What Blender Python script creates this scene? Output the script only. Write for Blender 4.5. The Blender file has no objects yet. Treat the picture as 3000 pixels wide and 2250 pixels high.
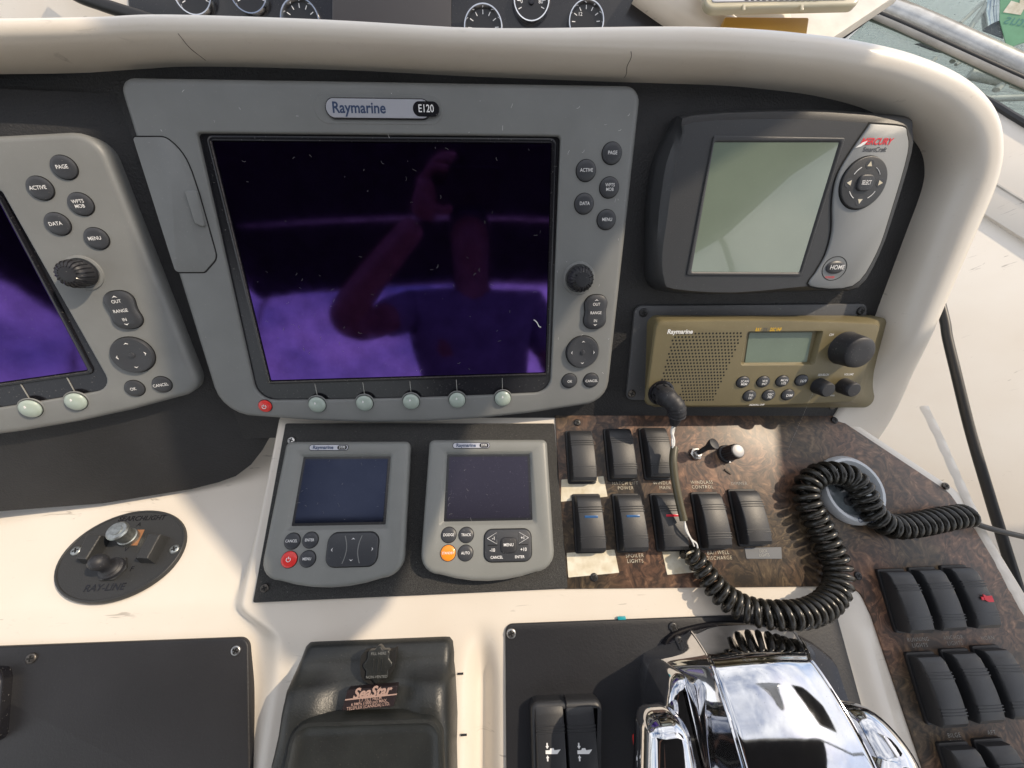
import bpy, bmesh, math, random
import numpy as np
from mathutils import Matrix, Vector
random.seed(7)
R_ = math.radians
C = bpy.context.scene.collection
scene = bpy.context.scene

# ------------------------------------------------------------------ camera
PITCH = 48.0
CAMLOC = (0.0, 0.0, 1.5)
FPX, CX, CY = 1127.0, 1500.0, 1125.0        # photo is 3000 x 2250
_c, _s = math.cos(R_(PITCH)), math.sin(R_(PITCH))
CW = Matrix(((1, 0, 0, CAMLOC[0]), (0, _s, -_c, CAMLOC[1]), (0, _c, _s, CAMLOC[2]), (0, 0, 0, 1)))
cam_d = bpy.data.cameras.new('camera')
cam = bpy.data.objects.new('camera', cam_d)
C.objects.link(cam)
cam.matrix_world = CW
cam_d.sensor_fit = 'HORIZONTAL'
cam_d.sensor_width = 36.0
cam_d.lens = 36.0 * FPX / 3000.0
cam_d.clip_start = 0.01
cam_d.clip_end = 3000
scene.camera = cam

# ------------------------------------------------------------------ light
SUN = Vector((0.67, 0.0, 0.74)).normalized()
sd = bpy.data.lights.new('sun', 'SUN')
sd.energy = 3.3
sd.angle = R_(0.55)
sd.color = (1.0, 0.83, 0.62)
so = bpy.data.objects.new('sun', sd)
C.objects.link(so)
so.rotation_euler = SUN.to_track_quat('Z', 'Y').to_euler()
w = bpy.data.worlds.new('World')
scene.world = w
w.use_nodes = True
nt = w.node_tree
for n in list(nt.nodes):
    nt.nodes.remove(n)
out = nt.nodes.new('ShaderNodeOutputWorld')
bg = nt.nodes.new('ShaderNodeBackground')
sky = nt.nodes.new('ShaderNodeTexSky')
sky.sky_type = 'NISHITA'
sky.sun_disc = False
sky.sun_elevation = math.asin(SUN.z)
sky.sun_rotation = math.atan2(SUN.x, SUN.y)
sky.air_density = 1.0
sky.dust_density = 1.5
bg.inputs['Strength'].default_value = 0.15
tc = nt.nodes.new('ShaderNodeTexCoord')
mp = nt.nodes.new('ShaderNodeMapping')
mp.inputs['Scale'].default_value = (1.0, 1.0, 2.2)
nz = nt.nodes.new('ShaderNodeTexNoise')
nz.inputs['Scale'].default_value = 2.6
nz.inputs['Detail'].default_value = 9
nz.inputs['Roughness'].default_value = 0.58
cr = nt.nodes.new('ShaderNodeValToRGB')
cr.color_ramp.elements[0].position = 0.37
cr.color_ramp.elements[1].position = 0.62
mx = nt.nodes.new('ShaderNodeMix')
mx.data_type = 'RGBA'
mx.inputs['B'].default_value = (9.6, 9.5, 9.5, 1)
L = nt.links.new
L(tc.outputs['Generated'], mp.inputs['Vector'])
L(mp.outputs['Vector'], nz.inputs['Vector'])
L(nz.outputs['Fac'], cr.inputs['Fac'])
L(cr.outputs['Color'], mx.inputs['Factor'])
L(sky.outputs['Color'], mx.inputs['A'])
L(mx.outputs['Result'], bg.inputs['Color'])
L(bg.outputs['Background'], out.inputs['Surface'])
scene.view_settings.view_transform = 'Standard'
scene.view_settings.look = 'None'
scene.view_settings.gamma = 1.0
scene.view_settings.use_curve_mapping = False
scene.view_settings.exposure = 0.16
scene.render.engine = 'CYCLES'

# ------------------------------------------------------------------ frames (camera space, mm)
class Fr:
    def __init__(s, Rm, t):
        s.R = np.array(Rm, float); s.t = np.array(t, float)
    def p(s, u, v, h=0.0):
        """photo pixel -> local x,y (mm) on the plane z = h of this frame"""
        d = np.array([(u - CX) / FPX, -(v - CY) / FPX, -1.0])
        N = s.R[:, 2]; o = s.t + N * h
        q = s.R.T @ (d * (N @ o) / (N @ d) - s.t)
        return (float(q[0]), float(q[1]))
    def sub(s, x, y, z=0.0, rz=0.0, Rl=None):
        a = R_(rz)
        M = np.array([[math.cos(a), -math.sin(a), 0], [math.sin(a), math.cos(a), 0], [0, 0, 1]])
        if Rl is not None: M = np.array(Rl) @ M
        return Fr(s.R @ M, s.t + s.R @ np.array([x, y, z]))
    def cam(s, q):
        return s.R @ np.array(q, float) + s.t
    def loc(s, pc):
        return s.R.T @ (np.array(pc, float) - s.t)
    def world(s):
        M = Matrix([[*s.R[i], s.t[i] * 0.001] for i in range(3)] + [[0, 0, 0, 1]])
        return CW @ M
def ortho(N, X):
    N = np.array(N, float); N /= np.linalg.norm(N)
    X = np.array(X, float); X -= N * (X @ N); X /= np.linalg.norm(X)
    return np.stack([X, np.cross(N, X), N], 1)
FE = Fr(ortho((.0674, -.3525, .9334), (.9977, .0308, -.0604)), (-91.7, 91.6, -313.4))   # centre plotter face
F8 = Fr(ortho((.231, -.332, .915), (.968, .172, -.182)), (-307.4, 107.8, -285.0))      # left plotter face
F2 = Fr(ortho((.0728, .3357, .9392), (.9972, -.0086, -.0743)), (-81.3, -101.0, -351.9))  # sloping switch panel
LZ = -13.0                                                                            # left dash lies this much lower
F3 = Fr(ortho((.088, .664, .743), (.99, 0, -.117)), (-217.0 - .088 * 13, -177.0 - .664 * 13, -314.0 - .743 * 13))         # level left dash
ZP = -14.0                                                                            # black panel under the plotters
PANELZ = ZP

# ------------------------------------------------------------------ materials
MATS = {}
def mat(name, col, rough=0.5, metal=0.0, spec=0.5, bump=0.0, bscale=400.0, var=0.0, vscale=30.0, col2=None,
        coat=0.0, coatrough=0.05, tint=None, dust=0.0, dustcol=(0.6, 0.58, 0.54), dscale=250.0, trans=0.0, ior=1.5, alpha=1.0,
        rvar=0.0, detail=4.0, scratch=0.0):
    if name in MATS: return MATS[name]
    m = bpy.data.materials.new(name); m.use_nodes = True
    t = m.node_tree; b = t.nodes['Principled BSDF']; l = t.links.new
    b.inputs['Base Color'].default_value = (*col, 1)
    b.inputs['Roughness'].default_value = rough
    b.inputs['Metallic'].default_value = metal
    b.inputs['Specular IOR Level'].default_value = spec
    b.inputs['IOR'].default_value = ior
    b.inputs['Coat Weight'].default_value = coat
    b.inputs['Coat Roughness'].default_value = coatrough
    b.inputs['Transmission Weight'].default_value = trans
    b.inputs['Alpha'].default_value = alpha
    if tint: b.inputs['Specular Tint'].default_value = (*tint, 1)
    co = t.nodes.new('ShaderNodeTexCoord')
    def noise(sc, det=detail, ro=0.55, dist=0.0):
        n = t.nodes.new('ShaderNodeTexNoise'); n.inputs['Scale'].default_value = sc
        n.inputs['Detail'].default_value = det; n.inputs['Roughness'].default_value = ro
        n.inputs['Distortion'].default_value = dist
        l(co.outputs['Object'], n.inputs['Vector']); return n
    cur = None
    if var > 0:
        n = noise(vscale)
        mm = t.nodes.new('ShaderNodeMix'); mm.data_type = 'RGBA'
        c2 = col2 if col2 else tuple(c * (1 - var) for c in col)
        mm.inputs['A'].default_value = (*col, 1); mm.inputs['B'].default_value = (*c2, 1)
        rp = t.nodes.new('ShaderNodeValToRGB'); rp.color_ramp.elements[0].position = 0.35; rp.color_ramp.elements[1].position = 0.7
        l(n.outputs['Fac'], rp.inputs['Fac']); l(rp.outputs['Color'], mm.inputs['Factor'])
        cur = mm.outputs['Result']
    if dust > 0:
        n = noise(dscale, 2.0, 0.5)
        n2 = noise(dscale * 0.08, 3.0)
        rp = t.nodes.new('ShaderNodeValToRGB'); rp.color_ramp.elements[0].position = 0.67; rp.color_ramp.elements[1].position = 0.80
        l(n.outputs['Fac'], rp.inputs['Fac'])
        mu = t.nodes.new('ShaderNodeMath'); mu.operation = 'MULTIPLY'; l(rp.outputs['Color'], mu.inputs[0]); l(n2.outputs['Fac'], mu.inputs[1])
        m2 = t.nodes.new('ShaderNodeMath'); m2.operation = 'MULTIPLY'; l(mu.outputs[0], m2.inputs[0]); m2.inputs[1].default_value = dust * 2
        mm = t.nodes.new('ShaderNodeMix'); mm.data_type = 'RGBA'
        if cur: l(cur, mm.inputs['A'])
        else: mm.inputs['A'].default_value = (*col, 1)
        mm.inputs['B'].default_value = (*dustcol, 1); l(m2.outputs[0], mm.inputs['Factor'])
        cur = mm.outputs['Result']
    if cur: l(cur, b.inputs['Base Color'])
    if rvar > 0:
        n = noise(vscale * 1.7 + 5)
        mr = t.nodes.new('ShaderNodeMapRange'); mr.inputs['To Min'].default_value = max(0.02, rough - rvar); mr.inputs['To Max'].default_value = rough + rvar
        l(n.outputs['Fac'], mr.inputs['Value']); l(mr.outputs['Result'], b.inputs['Roughness'])
    if bump > 0:
        n = noise(bscale, 3.0, 0.6)
        bp = t.nodes.new('ShaderNodeBump'); bp.inputs['Strength'].default_value = bump; bp.inputs['Distance'].default_value = 0.001
        l(n.outputs['Fac'], bp.inputs['Height']); l(bp.outputs['Normal'], b.inputs['Normal'])
    MATS[name] = m
    return m
M_GREY = mat('plotter_grey', (.205, .212, .210), .42, bump=.12, bscale=2600, var=.12, vscale=25, dust=.18, dscale=700, rvar=.08)
M_GREY2 = mat('instrument_grey', (.215, .222, .212), .40, bump=.12, bscale=2600, var=.10, vscale=25, dust=.15, dscale=700, rvar=.08)
M_BTN = mat('dark_key', (.040, .043, .050), .42, bump=.06, bscale=2500, dust=.15, dscale=900)
M_SOFT = mat('pale_key', (.36, .43, .385), .33, coat=.4)
M_KNOB = mat('rubber_black', (.022, .023, .028), .5, bump=.1, bscale=2500, dust=.3, dscale=600)
M_BLK = mat('gloss_black', (.010, .010, .013), .22, dust=.25, dscale=700)
M_GAP = mat('dark_gap', (.004, .004, .004), .8)
M_PANEL = mat('textured_panel', (.029, .0295, .032), .55, spec=.4, bump=.8, bscale=620, var=.35, vscale=14, dust=.05, dscale=1500, detail=6)
M_VINYL = mat('black_vinyl', (.020, .0205, .024), .48, spec=.4, bump=.18, bscale=520, var=.3, vscale=12, dust=.05, dscale=1400)
M_PLATE = mat('speckled_plate', (.014, .014, .015), .6, spec=.4, bump=.6, bscale=1600, var=.6, vscale=1100, col2=(.05, .05, .048), dust=.2, dscale=700)
M_WHITE = mat('print_white', (.80, .80, .80), .5)
M_LINT = mat('lint', (.17, .17, .18), .8)
M_LTGREY = mat('print_grey', (.34, .34, .32), .6)
M_NAVY = mat('print_navy', (.035, .06, .13), .4)
M_SILVER = mat('badge_silver', (.46, .47, .52), .32, metal=.25)
M_RED = mat('key_red', (.75, .035, .03), .35, coat=.3)
M_ORANGE = mat('key_orange', (.85, .27, .015), .38, coat=.3)
M_REDP = mat('print_red', (.70, .03, .05), .5)
M_DKP = mat('print_dark', (.05, .055, .07), .5)
M_YELP = mat('print_yellow', (.80, .48, .02), .5)
M_GEL = mat('gelcoat_beige', (.73, .685, .615), .36, spec=.5, bump=.05, bscale=900, var=.10, vscale=5, col2=(.67, .605, .52), coat=.25, coatrough=.18,
            dust=.12, dustcol=(.32, .27, .22), dscale=330, rvar=.07)
def scuff(m, rot, amt):
    t = m.node_tree; b = t.nodes['Principled BSDF']; l = t.links.new
    co = t.nodes.new('ShaderNodeTexCoord'); mp_ = t.nodes.new('ShaderNodeMapping')
    mp_.inputs['Rotation'].default_value = (0, 0, rot); mp_.inputs['Scale'].default_value = (42, 230, 42)
    n = t.nodes.new('ShaderNodeTexNoise'); n.inputs['Scale'].default_value = 1; n.inputs['Detail'].default_value = 5; n.inputs['Distortion'].default_value = .8
    l(co.outputs['Object'], mp_.inputs['Vector']); l(mp_.outputs['Vector'], n.inputs['Vector'])
    n2 = t.nodes.new('ShaderNodeTexNoise'); n2.inputs['Scale'].default_value = 14; l(co.outputs['Object'], n2.inputs['Vector'])
    r = t.nodes.new('ShaderNodeValToRGB'); r.color_ramp.elements[0].position = .64; r.color_ramp.elements[1].position = .70
    r2 = t.nodes.new('ShaderNodeValToRGB'); r2.color_ramp.elements[0].position = .52; r2.color_ramp.elements[1].position = .62
    l(n.outputs['Fac'], r.inputs['Fac']); l(n2.outputs['Fac'], r2.inputs['Fac'])
    mu = t.nodes.new('ShaderNodeMath'); mu.operation = 'MULTIPLY'; l(r.outputs['Color'], mu.inputs[0]); l(r2.outputs['Color'], mu.inputs[1])
    m2 = t.nodes.new('ShaderNodeMath'); m2.operation = 'MULTIPLY'; l(mu.outputs[0], m2.inputs[0]); m2.inputs[1].default_value = amt
    mm = t.nodes.new('ShaderNodeMix'); mm.data_type = 'RGBA'
    src = b.inputs['Base Color'].links[0].from_socket
    l(src, mm.inputs['A']); mm.inputs['B'].default_value = (.22, .19, .16, 1); l(m2.outputs[0], mm.inputs['Factor'])
    l(mm.outputs['Result'], b.inputs['Base Color'])
scuff(M_GEL, 1.1, .55)
M_GELW = mat('gelcoat_white', (.62, .59, .54), .5, var=.25, vscale=20, dust=.2, dustcol=(.2, .18, .15), dscale=200)
M_DIRT = mat('crack_dirt', (.10, .085, .07), .8)
M_OLIVE = mat('radio_olive', (.180, .150, .078), .42, bump=.1, bscale=2200, var=.15, vscale=30, dust=.12, dscale=700)
M_OLIVED = mat('radio_olive_dark', (.075, .07, .05), .5, bump=.1, bscale=2200)
M_FLANGE = mat('flange_grey', (.085, .088, .095), .5, bump=.12, bscale=1800, dust=.25, dscale=500)
M_CHROME = mat('chrome', (.64, .65, .68), .06, metal=1.0, bump=.035, bscale=60, rvar=.03, var=.12, vscale=120, dust=.5, dustcol=(.22, .21, .20), dscale=800)
M_STEEL = mat('steel', (.55, .54, .52), .28, metal=1.0, var=.4, vscale=300)
M_CAP = mat('brushed_cap', (.30, .30, .31), .5, metal=.6)
M_RUST = mat('dull_screw', (.16, .145, .13), .38, metal=.9, var=.5, vscale=500)
M_BSCREW = mat('black_screw', (.03, .03, .032), .35, metal=.3, dust=.3, dscale=800)
M_SWITCH = mat('switch_black', (.025, .026, .029), .42, bump=.12, bscale=1900, dust=.1, dscale=1300, rvar=.1)
M_SWNAVY = mat('switch_side', (.012, .012, .014), .5, bump=.1, bscale=1500)
M_MERC = mat('display_charcoal', (.034, .036, .040), .42, bump=.18, bscale=2000, dust=.12, dscale=900)
M_MSIL = mat('display_silver', (.25, .262, .27), .45, metal=0.0, bump=.1, bscale=2000, dust=.12, dustcol=(.08, .08, .08), dscale=420)
M_COIL = mat('coil_cord', (.020, .019, .016), .27, bump=.10, bscale=500, dust=.35, dustcol=(.20, .17, .11), dscale=700, rvar=.1)
M_SHEATH = mat('cord_sheath', (.085, .075, .045), .35)
M_WIRE = mat('bare_wire', (.72, .72, .70), .4)
M_TAPE = mat('white_tape', (.74, .70, .58), .55, var=.2, vscale=90, col2=(.55, .48, .34), dust=.3, dustcol=(.25, .2, .12), dscale=250)
M_TAPEG = mat('grey_tape', (.12, .13, .145), .45)
M_CLAR = mat('remote_silver', (.60, .63, .66), .36, metal=.1, dust=.1)
M_CLARF = mat('remote_face', (.16, .185, .20), .2, var=.3, vscale=300, coat=.6)
M_HELM = mat('helm_plastic', (.020, .022, .0215), .38, bump=.22, bscale=700, dust=.22, dustcol=(.28, .25, .20), dscale=750, var=.4, vscale=40, rvar=.1)
M_PLQ = mat('helm_label', (.018, .012, .014), .4)
M_PLQT = mat('label_pink', (.36, .24, .20), .5)
M_PLATEBK = mat('searchlight_plate', (.030, .031, .032), .40, bump=.25, bscale=800, dust=.2, dustcol=(.16, .15, .13), dscale=500, rvar=.1)
M_COPPER = mat('copper_square', (.36, .17, .08), .5, var=.4, vscale=250)
M_ZINC = mat('zinc', (.50, .53, .52), .38, metal=.9, var=.4, vscale=350)
M_AMBER = mat('amber_plastic', (.60, .33, .06), .4, var=.15, vscale=12)
M_ACRYL = mat('yellowed_acrylic', (.62, .57, .42), .15, trans=.35, coat=.5)
M_ALU = mat('aluminium', (.62, .62, .60), .32, metal=.7, var=.25, vscale=40, dust=.3, dscale=160)
M_RUBBER = mat('gasket', (.012, .012, .013), .45)
M_GREENST = mat('sticker_green', (.16, .38, .22), .5, var=.2, vscale=40)
M_GREENDK = mat('sticker_ink', (.08, .24, .20), .5)
M_CANVAS = mat('canvas_dark', (.030, .032, .042), .9, bump=.3, bscale=700)
M_CANVW = mat('canvas_white', (.72, .72, .74), .8, bump=.2, bscale=700)
M_TEAL = mat('teal_plastic', (.01, .30, .36), .4)
M_GAUGE = mat('gauge_face', (.012, .012, .014), .3)
M_DKSCR = mat('grey_screen', (.045, .042, .045), .4)
M_PHONE = mat('phone_dark', (.02, .02, .022), .3)
M_SKIN = mat('skin', (.22, .12, .085), .5, bump=.1, bscale=400)
M_SHIRT = mat('shirt', (.16, .17, .22), .85, bump=.3, bscale=300)
def screen(name, base, tint, spec, rough, sc=.25):
    m = mat(name, base, rough, spec=spec, tint=tint, dust=sc, dustcol=(.20, .19, .24), dscale=900, rvar=.01)
    return m
M_SCR1 = mat('screen_purple', (.088, .044, .215), .06, metal=1.0, dust=.5, dustcol=(.17, .14, .27), dscale=1000, rvar=.03, var=.3, vscale=60)
M_SCR2 = screen('screen_navy', (.004, .005, .011), (.5, .6, 1.0), .5, .06, .12)
M_SCR3 = screen('screen_dusty', (.010, .009, .015), (.8, .75, 1.0), .6, .22, .35)
M_LCD = mat('lcd_green', (.19, .235, .185), .12, spec=.6, coat=1.0, coatrough=.015, var=.12, vscale=18, dust=.12, dustcol=(.6, .65, .6), dscale=900)
M_LCD2 = mat('radio_lcd', (.15, .20, .155), .3, var=.15, vscale=30, dust=.3, dustcol=(.5, .55, .4), dscale=900)
def burl():
    m = bpy.data.materials.new('burl_veneer'); m.use_nodes = True
    t = m.node_tree; b = t.nodes['Principled BSDF']; l = t.links.new
    co = t.nodes.new('ShaderNodeTexCoord')
    n1 = t.nodes.new('ShaderNodeTexNoise'); n1.inputs['Scale'].default_value = 13; n1.inputs['Detail'].default_value = 3; n1.inputs['Distortion'].default_value = 1.6
    l(co.outputs['Object'], n1.inputs['Vector'])
    mp_ = t.nodes.new('ShaderNodeMix'); mp_.data_type = 'RGBA'; mp_.inputs['Factor'].default_value = .055
    l(co.outputs['Object'], mp_.inputs['A']); l(n1.outputs['Color'], mp_.inputs['B'])
    wv = t.nodes.new('ShaderNodeTexNoise'); wv.inputs['Scale'].default_value = 70; wv.inputs['Detail'].default_value = 9; wv.inputs['Roughness'].default_value = .62; wv.inputs['Distortion'].default_value = 2.4
    l(mp_.outputs['Result'], wv.inputs['Vector'])
    wa = t.nodes.new('ShaderNodeTexWave'); wa.inputs['Scale'].default_value = 22; wa.inputs['Distortion'].default_value = 14; wa.inputs['Detail'].default_value = 5; wa.inputs['Detail Scale'].default_value = 1.6
    l(mp_.outputs['Result'], wa.inputs['Vector'])
    ad = t.nodes.new('ShaderNodeMix'); ad.data_type = 'RGBA'; ad.inputs['Factor'].default_value = .10
    l(wv.outputs['Fac'], ad.inputs['A']); l(wa.outputs['Fac'], ad.inputs['B'])
    rp = t.nodes.new('ShaderNodeValToRGB'); e = rp.color_ramp.elements
    e[0].position = .25; e[0].color = (.014, .010, .008, 1); e[1].position = .74; e[1].color = (.30, .215, .14, 1)
    k = e.new(.42); k.color = (.046, .031, .022, 1); k = e.new(.56); k.color = (.125, .083, .055, 1)
    l(ad.outputs['Result'], rp.inputs['Fac'])
    n3 = t.nodes.new('ShaderNodeTexNoise'); n3.inputs['Scale'].default_value = 9; n3.inputs['Detail'].default_value = 2
    l(co.outputs['Object'], n3.inputs['Vector'])
    r3 = t.nodes.new('ShaderNodeValToRGB'); r3.color_ramp.elements[0].position = .42; r3.color_ramp.elements[0].color = (1.15, .88, .78, 1); r3.color_ramp.elements[1].position = .6; r3.color_ramp.elements[1].color = (.60, .60, .50, 1)
    l(n3.outputs['Fac'], r3.inputs['Fac'])
    mu = t.nodes.new('ShaderNodeMix'); mu.data_type = 'RGBA'; mu.blend_type = 'MULTIPLY'; mu.inputs['Factor'].default_value = 1
    l(rp.outputs['Color'], mu.inputs['A']); l(r3.outputs['Color'], mu.inputs['B'])
    l(mu.outputs['Result'], b.inputs['Base Color'])
    b.inputs['Roughness'].default_value = .52
    b.inputs['Specular IOR Level'].default_value = .55
    b.inputs['Coat Weight'].default_value = .18; b.inputs['Coat Roughness'].default_value = .30
    return m
M_BURL = burl()
def watermat():
    m = bpy.data.materials.new('harbour_water'); m.use_nodes = True
    t = m.node_tree; b = t.nodes['Principled BSDF']; l = t.links.new
    b.inputs['Base Color'].default_value = (.030, .034, .020, 1); b.inputs['Roughness'].default_value = .06
    co = t.nodes.new('ShaderNodeTexCoord')
    n = t.nodes.new('ShaderNodeTexNoise'); n.inputs['Scale'].default_value = 2.2; n.inputs['Detail'].default_value = 7; n.inputs['Roughness'].default_value = .6
    l(co.outputs['Object'], n.inputs['Vector'])
    bp = t.nodes.new('ShaderNodeBump'); bp.inputs['Strength'].default_value = .8; bp.inputs['Distance'].default_value = .25
    l(n.outputs['Fac'], bp.inputs['Height']); l(bp.outputs['Normal'], b.inputs['Normal'])
    return m
M_WATER = watermat()
def glassmat():
    m = bpy.data.materials.new('dirty_glass'); m.use_nodes = True
    t = m.node_tree; l = t.links.new
    b = t.nodes['Principled BSDF']; o = t.nodes['Material Output']
    b.inputs['Base Color'].default_value = (.55, .60, .58, 1); b.inputs['Roughness'].default_value = .6
    tr = t.nodes.new('ShaderNodeBsdfTransparent'); tr.inputs['Color'].default_value = (.80, .86, .84, 1)
    gl = t.nodes.new('ShaderNodeBsdfGlossy'); gl.inputs['Roughness'].default_value = .02
    co = t.nodes.new('ShaderNodeTexCoord')
    n = t.nodes.new('ShaderNodeTexNoise'); n.inputs['Scale'].default_value = 160; n.inputs['Detail'].default_value = 2
    l(co.outputs['Object'], n.inputs['Vector'])
    rp = t.nodes.new('ShaderNodeValToRGB'); rp.color_ramp.elements[0].position = .62; rp.color_ramp.elements[0].color = (.06, .06, .06, 1); rp.color_ramp.elements[1].position = .75; rp.color_ramp.elements[1].color = (.6, .6, .6, 1)
    l(n.outputs['Fac'], rp.inputs['Fac'])
    m1 = t.nodes.new('ShaderNodeMixShader'); l(rp.outputs['Color'], m1.inputs[0]); l(tr.outputs[0], m1.inputs[1]); l(b.outputs[0], m1.inputs[2])
    fr = t.nodes.new('ShaderNodeFresnel'); fr.inputs['IOR'].default_value = 1.45
    m2 = t.nodes.new('ShaderNodeMixShader'); l(fr.outputs[0], m2.inputs[0]); l(m1.outputs[0], m2.inputs[1]); l(gl.outputs[0], m2.inputs[2])
    l(m2.outputs[0], o.inputs['Surface'])
    return m
M_GLASS = glassmat()

# ------------------------------------------------------------------ mesh helpers (mm)
class MB:
    def __init__(s): s.v = []; s.f = []
    def add(s, vf):
        v, f = vf; o = len(s.v)
        s.v += [tuple(a) for a in v]; s.f += [tuple(i + o for i in q) for q in f]
        return s
    def get(s): return s.v, s.f
def join(*parts):
    m = MB()
    for p in parts: m.add(p)
    return m.get()
def loft(loops, cap0=False, cap1=True, closed=True):
    v = []; f = []; n = len(loops[0])
    for lp in loops: v += [tuple(q) for q in lp]
    for i in range(len(loops) - 1):
        for j in range(n if closed else n - 1):
            a = i * n + j; b = i * n + (j + 1) % n
            f.append((a, b, b + n, a + n))
    if cap0: f.append(tuple(range(n))[::-1])
    if cap1: f.append(tuple(range((len(loops) - 1) * n, len(loops) * n)))
    return v, f
def area2(o): return sum(o[i][0] * o[(i + 1) % len(o)][1] - o[(i + 1) % len(o)][0] * o[i][1] for i in range(len(o)))
def inset(o, d):
    n = len(o); s = 1 if area2(o) > 0 else -1; r = []
    for i in range(n):
        ax, ay = o[i - 1]; bx, by = o[i]; cx, cy = o[(i + 1) % n]
        e1 = (bx - ax, by - ay); e2 = (cx - bx, cy - by)
        l1 = math.hypot(*e1) or 1e-9; l2 = math.hypot(*e2) or 1e-9
        nx = -e1[1] / l1 - e2[1] / l2; ny = e1[0] / l1 + e2[0] / l2
        ll = math.hypot(nx, ny) or 1e-9
        k = min(1.6, 2 / max(ll, .8)) if ll else 1
        r.append((bx + s * nx / ll * d * k * .999, by + s * ny / ll * d * k * .999))
    return r
def z_(o, z): return [(x, y, z) for x, y in o]
def rpoly(pts, r, n=5, m=0, bulge=None):
    """rounded polygon; r scalar or per corner; m extra points per edge, bulge per edge (mm, outward for CCW)"""
    k = len(pts); rs = r if isinstance(r, (list, tuple)) else [r] * k
    segs = []
    for i in range(k):
        P = np.array(pts[i], float); A = np.array(pts[i - 1], float); B = np.array(pts[(i + 1) % k], float)
        u = (A - P) / np.linalg.norm(A - P); w_ = (B - P) / np.linalg.norm(B - P)
        ang = math.acos(max(-1, min(1, u @ w_))); tl = rs[i] / math.tan(ang / 2)
        p0 = P + u * tl; p1 = P + w_ * tl
        arc = []
        for j in range(n + 1):
            a = j / n
            # circular arc through bisector centre
            cdir = (u + w_); cdir = cdir / (np.linalg.norm(cdir) or 1)
            c0 = P + cdir * rs[i] / math.sin(ang / 2)
            v0 = p0 - c0; v1 = p1 - c0
            th = math.acos(max(-1, min(1, (v0 @ v1) / ((np.linalg.norm(v0) * np.linalg.norm(v1)) or 1))))
            if th < 1e-6: q = p0
            else: q = c0 + (math.sin((1 - a) * th) * v0 + math.sin(a * th) * v1) / math.sin(th)
            arc.append(q)
        segs.append(arc)
    o = []
    for i in range(k):
        o += [tuple(q) for q in segs[i]]
        if m:
            a = segs[i][-1]; b = segs[(i + 1) % k][0]; d = b - a; L_ = np.linalg.norm(d); nrm = np.array([d[1], -d[0]]) / (L_ or 1)
            for j in range(1, m + 1):
                t = j / (m + 1); bu = (bulge[i] if bulge else 0)
                o.append(tuple(a + d * t + nrm * bu * 4 * t * (1 - t)))
    return o
def rrect(cx, cy, w_, h, r, n=5, **k):
    return rpoly([(cx - w_ / 2, cy - h / 2), (cx + w_ / 2, cy - h / 2), (cx + w_ / 2, cy + h / 2), (cx - w_ / 2, cy + h / 2)], min(r, w_ / 2 - .01, h / 2 - .01), n, **k)
def circ(cx, cy, rx, n=32, ry=None):
    ry = ry or rx
    return [(cx + rx * math.cos(2 * math.pi * i / n), cy + ry * math.sin(2 * math.pi * i / n)) for i in range(n)]
def slab(o, z0, z1, b=.6, k=3, cap0=False):
    lp = [z_(o, z0)]
    if b <= 0: lp.append(z_(o, z1))
    else:
        for i in range(k + 1):
            a = i / k * math.pi / 2
            lp.append(z_(inset(o, b * (1 - math.cos(a))) if i else o, z1 - b + b * math.sin(a)))
    return loft(lp, cap0, True)
def dome(o, z0, z1, rise, k=5, edge=.5):
    """low key cap: straight wall then a shallow dome"""
    n = len(o); cx = sum(p[0] for p in o) / n; cy = sum(p[1] for p in o) / n
    lp = [z_(o, z0), z_(o, z1 - edge)]
    for i in range(1, k + 1):
        t = i / (k + .4); s = 1 - t ** 1.0 * .97
        zz = z1 - edge + edge * min(1, t * 6) + rise * (1 - s * s)
        lp.append([(cx + (x - cx) * s, cy + (y - cy) * s, zz) for x, y in o])
    return loft(lp, False, True)
def bezel(o, i_, z0, z1, bo=2.0, bi=1.0, zi=None, k=4):
    zi = z0 if zi is None else zi
    lp = [z_(o, z0)]
    for j in range(k + 1):
        a = j / k * math.pi / 2
        lp.append(z_(inset(o, bo * (1 - math.cos(a))) if j else o, z1 - bo + bo * math.sin(a)))
    for j in range(k + 1):
        a = j / k * math.pi / 2
        lp.append(z_(inset(i_, -bi * (1 - math.sin(a))), z1 - bi + bi * math.cos(a)))
    lp.append(z_(i_, zi))
    return loft(lp, False, False)
def lathe(prof, n=28, cx=0, cy=0):
    """profile [(r,z)] about local z"""
    lp = [[(cx + r * math.cos(2 * math.pi * j / n), cy + r * math.sin(2 * math.pi * j / n), z) for j in range(n)] for r, z in prof]
    return loft(lp, False, True)
def box(x0, x1, y0, y1, z0, z1, b=.5):
    return slab(rrect((x0 + x1) / 2, (y0 + y1) / 2, x1 - x0, y1 - y0, max(b, .05), 2), z0, z1, b, 2, True)
def catmull(P, m=8):
    P = [np.array(p, float) for p in P]; o = []
    for i in range(len(P) - 1):
        p0 = P[max(i - 1, 0)]; p1 = P[i]; p2 = P[i + 1]; p3 = P[min(i + 2, len(P) - 1)]
        for j in range(m):
            t = j / m
            o.append(.5 * ((2 * p1) + (-p0 + p2) * t + (2 * p0 - 5 * p1 + 4 * p2 - p3) * t * t + (-p0 + 3 * p1 - 3 * p2 + p3) * t ** 3))
    o.append(P[-1]); return o
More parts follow.
